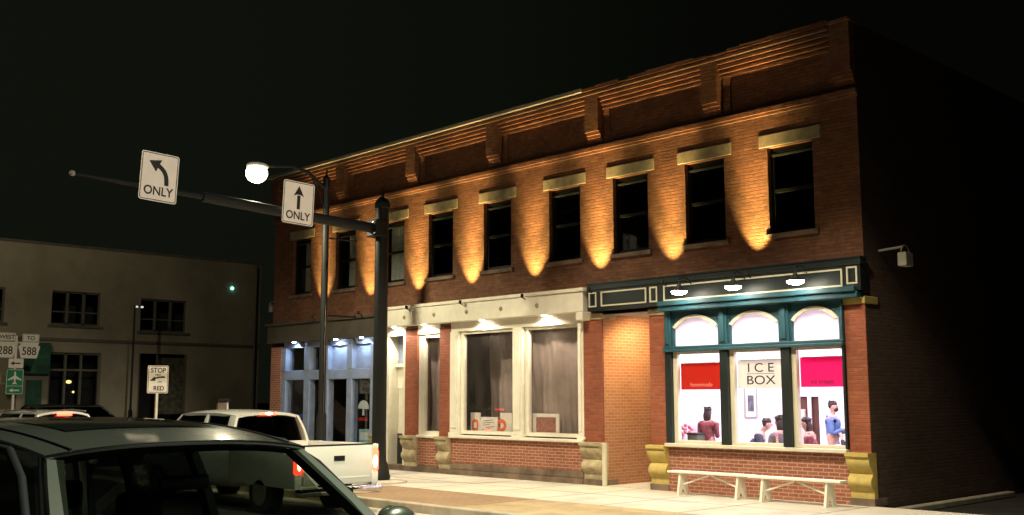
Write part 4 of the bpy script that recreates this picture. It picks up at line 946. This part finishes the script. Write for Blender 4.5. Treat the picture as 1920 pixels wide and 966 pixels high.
# --- foreground SUV (faces along the street towards the right)
t = thing('dark_suv', 'dark grey green SUV in the foreground with a black glass roof panel', 'SUV', (2.27, -14.64, RZ), 0)
lower_body(t, [(-1.1, .5, .98, .74, 1.02), (-.9, .40, 1.08, .86, 1.10), (0, .32, 1.12, .90, 1.13), (2.0, .32, 1.12, .91, 1.13), (2.75, .32, 1.06, .90, 1.11), (3.6, .36, .92, .86, 1.0), (3.95, .42, .74, .76, .82)], 'cardark')
rf, pt = roof_shell(t, -.75, 2.12, .655, 1.720, .045, 'cardark', arch=.085, bow=.07, th=.05, n=48)
m = MB(); m.grid([[tuple(Vector(pt(u, v))+Vector((0, 0, .005))) for v in [(-.60+1.20*j/14) for j in range(15)]] for u in [.60+.26*i/12 for i in range(13)]]); m.build('roof_glass', 'glass_roof', rf, smooth=True)
m = MB()
for s in (-1, 1): m.tube([tuple(Vector(pt(u, s*.84))+Vector((0, 0, .003))) for u in [k/20 for k in range(21)]], .006, 6)
m.build('roof_seam', 'trim', rf, smooth=True)
m = MB(); m.tube([tuple(Vector(pt(1, v))+Vector((.004, 0, -.012))) for v in [-1+k/10 for k in range(21)]], .010, 8); m.build('windscreen_trim', 'chrome', rf, smooth=True)
for s in (-1, 1):
    pillar(t, (-1.0, s*.80, 1.09), (-.62, s*.62, 1.69), .30, .20, 'cardark', .07)
    pillar(t, (.95, s*.835, 1.11), (.90, s*.635, 1.74), .10, .08, 'trim')
    pillar(t, (-.05, s*.83, 1.11), (-.03, s*.63, 1.73), .09, .08, 'trim')
    pillar(t, (3.02, s*.82, 1.06), (2.06, s*.61, 1.72), .15, .10, 'cardark', .07, 'windscreen_pillar')
    m = MB(); m.tube([(2.86, s*.865, 1.10), (2.48, s*.795, 1.38), (2.12, s*.71, 1.63), (1.86, s*.672, 1.73), (1.2, s*.672, 1.765), (.2, s*.672, 1.765), (-.5, s*.66, 1.71)], .020, 10); m.build('window_seal', 'trim', t, smooth=True)
    pane(t, [(-.85, s*.80, 1.12), (.92, s*.835, 1.12), (.88, s*.64, 1.73), (-.55, s*.62, 1.69)], 'glass_dark'); pane(t, [(.98, s*.835, 1.12), (2.68, s*.80, 1.08), (2.02, s*.625, 1.66), (1.8, s*.63, 1.70), (.93, s*.64, 1.73)], 'glass_car', 'front_side_window')
    wheel(t, -.3, s*.90, .37); wheel(t, 3.05, s*.90, .37)
mirror(t, 2.40, .86, 1.34, 1, 'cardark'); mirror(t, 2.55, -.86, 1.12, -1, 'cardark')
pane(t, [(-1.02, -.70, 1.12), (-1.02, .70, 1.12), (-.74, .54, 1.68), (-.74, -.54, 1.68)], 'glass_dark', 'rear_window')
m = MB(); m.grid([[tuple(Vector(pt(1, v*.93))+(Vector((3.04+.10*(1-v*v), v*.80, 1.08))-Vector(pt(1, v*.93)))*q+Vector((0, 0, .015*math.sin(math.pi*q)-.02))) for v in [-1+k/8 for k in range(17)]] for q in [k/6 for k in range(7)]]); m.build('windscreen', 'glass_car', t, smooth=True)
seats(t, [.15, 1.25], .37, top=1.22)
m = MB(); m.box(2.0, 2.82, -.70, .70, .88, 1.12, bev=.05); m.build('dashboard', 'trim', t, smooth=True)
m = MB(); pts = [(1.90+.07*math.sin(a), .37+.18*math.cos(a), 1.14+.17*math.sin(a)) for a in [2*math.pi*k/20 for k in range(21)]]; m.tube(pts, .014, 8); m.tube([(1.90, .2, 1.14), (1.94, .37, 1.10), (1.90, .54, 1.14)], .018, 6); m.build('steering_wheel', 'trim', t, smooth=True)
m = MB(); m.box(2.12, 2.15, -.13, .11, 1.545, 1.61, bev=.012); f = m.build('rear_view_mirror', 'trim', t, smooth=True)
m = MB(); m.box(2.30, 2.304, -.52, -.45, 1.42, 1.48); m.build('windscreen_sticker', 'paper', t)

# ------------------------------------------------------------------ people
def skin_mesh(name, chains, m_, parent=None, extra=None, sub=2):
    # chains: list of lists of (x,y,z,r); first vertex of a later chain may reuse an earlier vertex index (int)
    me = bpy.data.meshes.new(name); vs, es, rs = [], [], []
    for ch in chains:
        prev = None
        for v in ch:
            if isinstance(v, int): prev = v; continue
            vs.append(v[:3]); rs.append(v[3]); i = len(vs)-1
            if prev is not None: es.append((prev, i))
            prev = i
    me.from_pydata(vs, es, []); o = bpy.data.objects.new(name, me); COL.objects.link(o)
    md = o.modifiers.new('s', 'SKIN'); md.use_smooth_shade = True
    for i, r in enumerate(rs):
        sv = me.skin_vertices[0].data[i]; sv.radius = (r[0], r[1]) if isinstance(r, tuple) else (r, r); sv.use_root = (i == 0)
    s = o.modifiers.new('u', 'SUBSURF'); s.levels = sub; s.render_levels = sub
    dg = bpy.context.evaluated_depsgraph_get(); me2 = bpy.data.meshes.new_from_object(o.evaluated_get(dg)); bpy.data.objects.remove(o)
    if extra:
        bm = bmesh.new(); bm.from_mesh(me2); extra(bm); bm.to_mesh(me2); bm.free()
        for p in me2.polygons: p.use_smooth = True
    me2.materials.clear(); me2.materials.append(M[m_]); ob = bpy.data.objects.new(name, me2); COL.objects.link(ob)
    if parent: ob.parent = parent
    return ob
def person(lab, loc, rz, shirt, legs_m, hair='hair', sit=False, lean=0, hands=None, mask=False, long_hair=False, hat=False, seat_h=.46, sleeves=True, head_tilt=0, scale=1):
    """x forward, y left. Stands with feet on z=0, or sits with hips at the seat height."""
    t = thing('person', lab, 'person', loc, rz); t.scale = (scale,)*3
    hz = seat_h+.10 if sit else .93
    hx = 0
    def up(d, h, side=0):        # a point on the leaning trunk
        a = R(lean); return (hx+h*math.sin(a)+d*math.cos(a), side, hz+h*math.cos(a)-d*math.sin(a))
    sh = .44; nk = .52
    hips, waist, chest, neck = up(0, 0), up(0, .17), up(.01, .34), up(0, nk)
    ta = R(lean*.5+head_tilt)
    hd = (neck[0]+.03*math.cos(ta)+.15*math.sin(ta), 0, neck[2]+.12)
    ch = [[(*hips, .135), (*waist, .125), (*chest, (.17, .12)), (*up(-.01, sh), .12), (*neck, .055), (neck[0]+.02, 0, neck[2]+.06, .058), (hd[0], 0, hd[2]-.02, .078), (hd[0]-.01, 0, hd[2]+.045, .092), (hd[0]-.012, 0, hd[2]+.10, .070)]]
    sl = [[(*hips, .150), (*waist, .143), (*chest, (.185, .135)), (*up(-.01, sh), .125), (*up(0, .485), .085)]]
    hands = hands or ((.30, .10, .16), (.30, -.10, .16))
    for s, hp in zip((1, -1), hands):
        S0 = up(-.005, sh-.02, s*.185); Hd = up(*[hp[0], hp[2]], hp[1]) if False else (hips[0]+hp[0], hp[1], hips[2]+hp[2])
        S0v, Hv = Vector(S0), Vector(Hd); mid = (S0v+Hv)/2; d = (Hv-S0v).length; L = .285
        off = math.sqrt(max(0, L*L-(d/2)**2)); bend = Vector((-.45, s*.35, -.8)).normalized(); axis = (Hv-S0v).normalized(); bend = (bend-axis*bend.dot(axis)).normalized(); El = mid+bend*off
        f = (Hv-El).normalized()
        base = sum(1 for c in ch for v in c if not isinstance(v, int))
        ch.append([3, (*S0, .062), (*S0v.lerp(El, .5), .048), (*El, .042), (*El.lerp(Hv, .5), .036), (*Hv, .026), (*(Hv+f*.05), (.040, .018))])
        palm = base+5; side = f.cross(Vector((0, 0, 1))).normalized()
        for q, ln in zip((-1.5, -.5, .5, 1.5), (.055, .07, .075, .062)):
            a = Hv+f*.085+side*q*.019; b = a+f*ln*.5-Vector((0, 0, .012)); c = a+f*ln*.85-Vector((0, 0, .04)); ch.append([palm, (*a, .010), (*b, .009), (*c, .0075)])
        a = Hv+f*.03+side*s*.042; b = a+f*.03+side*s*.018; ch.append([palm, (*a, .012), (*b, .0095)])
        k = 3
        sl.append([3, (*S0, .075), (*S0v.lerp(El, .5), .062)] + ([(*El, .055), (*El.lerp(Hv, .85), .045)] if sleeves else []))
    tr = [[(*up(0, .06), .155), (*hips, .155)]]
    for s in (1, -1):
        Hp = (hips[0], s*.09, hips[2]-.03)
        if sit: Kn = (hips[0]+.43, s*.13, seat_h+.06); An = (hips[0]+.45, s*.13, .09)
        else: Kn = (.03, s*.10, .50); An = (-.02, s*.11, .09)
        kk = lambda a, b, q: tuple(Vector(a).lerp(Vector(b), q))
        ch.append([0, (*Hp, .10), (*kk(Hp, Kn, .5), .078), (*Kn, .060), (*kk(Kn, An, .35), .056), (*An, .036), (An[0]+.05, An[1], .045, .042), (An[0]+.15, An[1], .035, .034)])
        tr.append([1, (*Hp, .115), (*kk(Hp, Kn, .5), .092), (*Kn, .074), (*kk(Kn, An, .4), .070), (*kk(Kn, An, .92), .062)])
        m = MB(); m.ball((An[0]+.07, An[1], .045), .06, sx=2.1, sy=.85, sz=.75); m.build('shoe', 'blackcloth', t, smooth=True)
    def face(bm):
        def b(c, r, sx=1, sy=1, sz=1): bmesh.ops.create_uvsphere(bm, u_segments=8, v_segments=6, radius=r, matrix=Matrix.Translation(c) @ Matrix.Diagonal((sx, sy, sz, 1)))
        b((hd[0]+.088, 0, hd[2]+.015), .014, 1.2, .8, 1.5)
        for s in (1, -1): b((hd[0]-.005, s*.082, hd[2]+.02), .020, .8, .4, 1.4)
        b((hd[0]+.078, 0, hd[2]-.032), .016, .5, 1.4, .45)
    body = skin_mesh('body', ch, 'skin', t, face)
    m = MB()
    for s in (1, -1): m.ball((hd[0]+.078, s*.032, hd[2]+.038), .009)
    m.build('eyes', 'blackcloth', t)
    skin_mesh('shirt', sl, shirt, t); skin_mesh('trousers', tr, legs_m, t)
    m = MB(); rr_ = random.Random(lab)
    m.ball((hd[0]-.020, 0, hd[2]+.092), .090, sx=1.08, sy=.98, sz=.72, n=16); m.ball((hd[0]-.040, 0, hd[2]+.055), .082, sx=.85, sy=1.02, sz=.95, n=16)
    for q in range(26): m.ball((hd[0]-.03+rr_.uniform(-.07, .07), rr_.uniform(-.07, .07), hd[2]+.12+rr_.uniform(-.02, .025)), .020, n=6)
    if long_hair: m.ball((hd[0]-.07, 0, hd[2]-.06), .085, sx=.7, sy=1.1, sz=1.9, n=16)
    m.build('hair', hair, t, smooth=True)
    if mask: m = MB(); m.ball((hd[0]+.04, 0, hd[2]-.025), .062, sx=.95, sy=1.1, sz=.8, n=14); m.build('face_mask', 'blackcloth', t, smooth=True)
    return t
F0 = .02
RI = R(20)   # the direction most of them look: along the shop, to the right
person('standing man in a blue shirt and black face mask in the right window', (-2.28, 2.75, F0), R(15), 'blueshirt', 'paletrousers', mask=True, hands=((.30, .02, .20), (.26, -.06, .24)), scale=1.0)
person('seated man in a dark T-shirt leaning over the table in the middle window', (-3.50, 1.60, F0), R(25), 'navyshirt', 'blackcloth', sit=True, lean=32, seat_h=.56, sleeves=False, hands=((.52, .12, .20), (.50, -.14, .20)), head_tilt=15)
person('seated woman with black hair in a maroon plaid shirt, right window', (-1.86, 1.35, F0), R(200), 'plaid', 'blackcloth', sit=True, lean=14, seat_h=.54, long_hair=True, hands=((.38, .12, .24), (.38, -.12, .24)))
person('person in a grey coat partly hidden by the right mullion', (-2.42, 1.15, F0), R(150), 'greycoat', 'blackcloth', sit=True, lean=10, long_hair=True, hands=((.32, .12, .2), (.32, -.12, .2)), scale=1.08)
person('person in a black top at the right jamb, one hand raised', (-1.72, 2.75, F0), R(190), 'blackcloth', 'blackcloth', sit=True, lean=5, hands=((.30, .14, .44), (.30, -.14, .2)))
person('standing person in a rose top and dark apron in the left window', (-4.28, 1.30, F0), R(100), 'plaid', 'blackcloth', long_hair=True, hands=((.26, .08, .2), (.26, -.08, .2)), scale=.93)
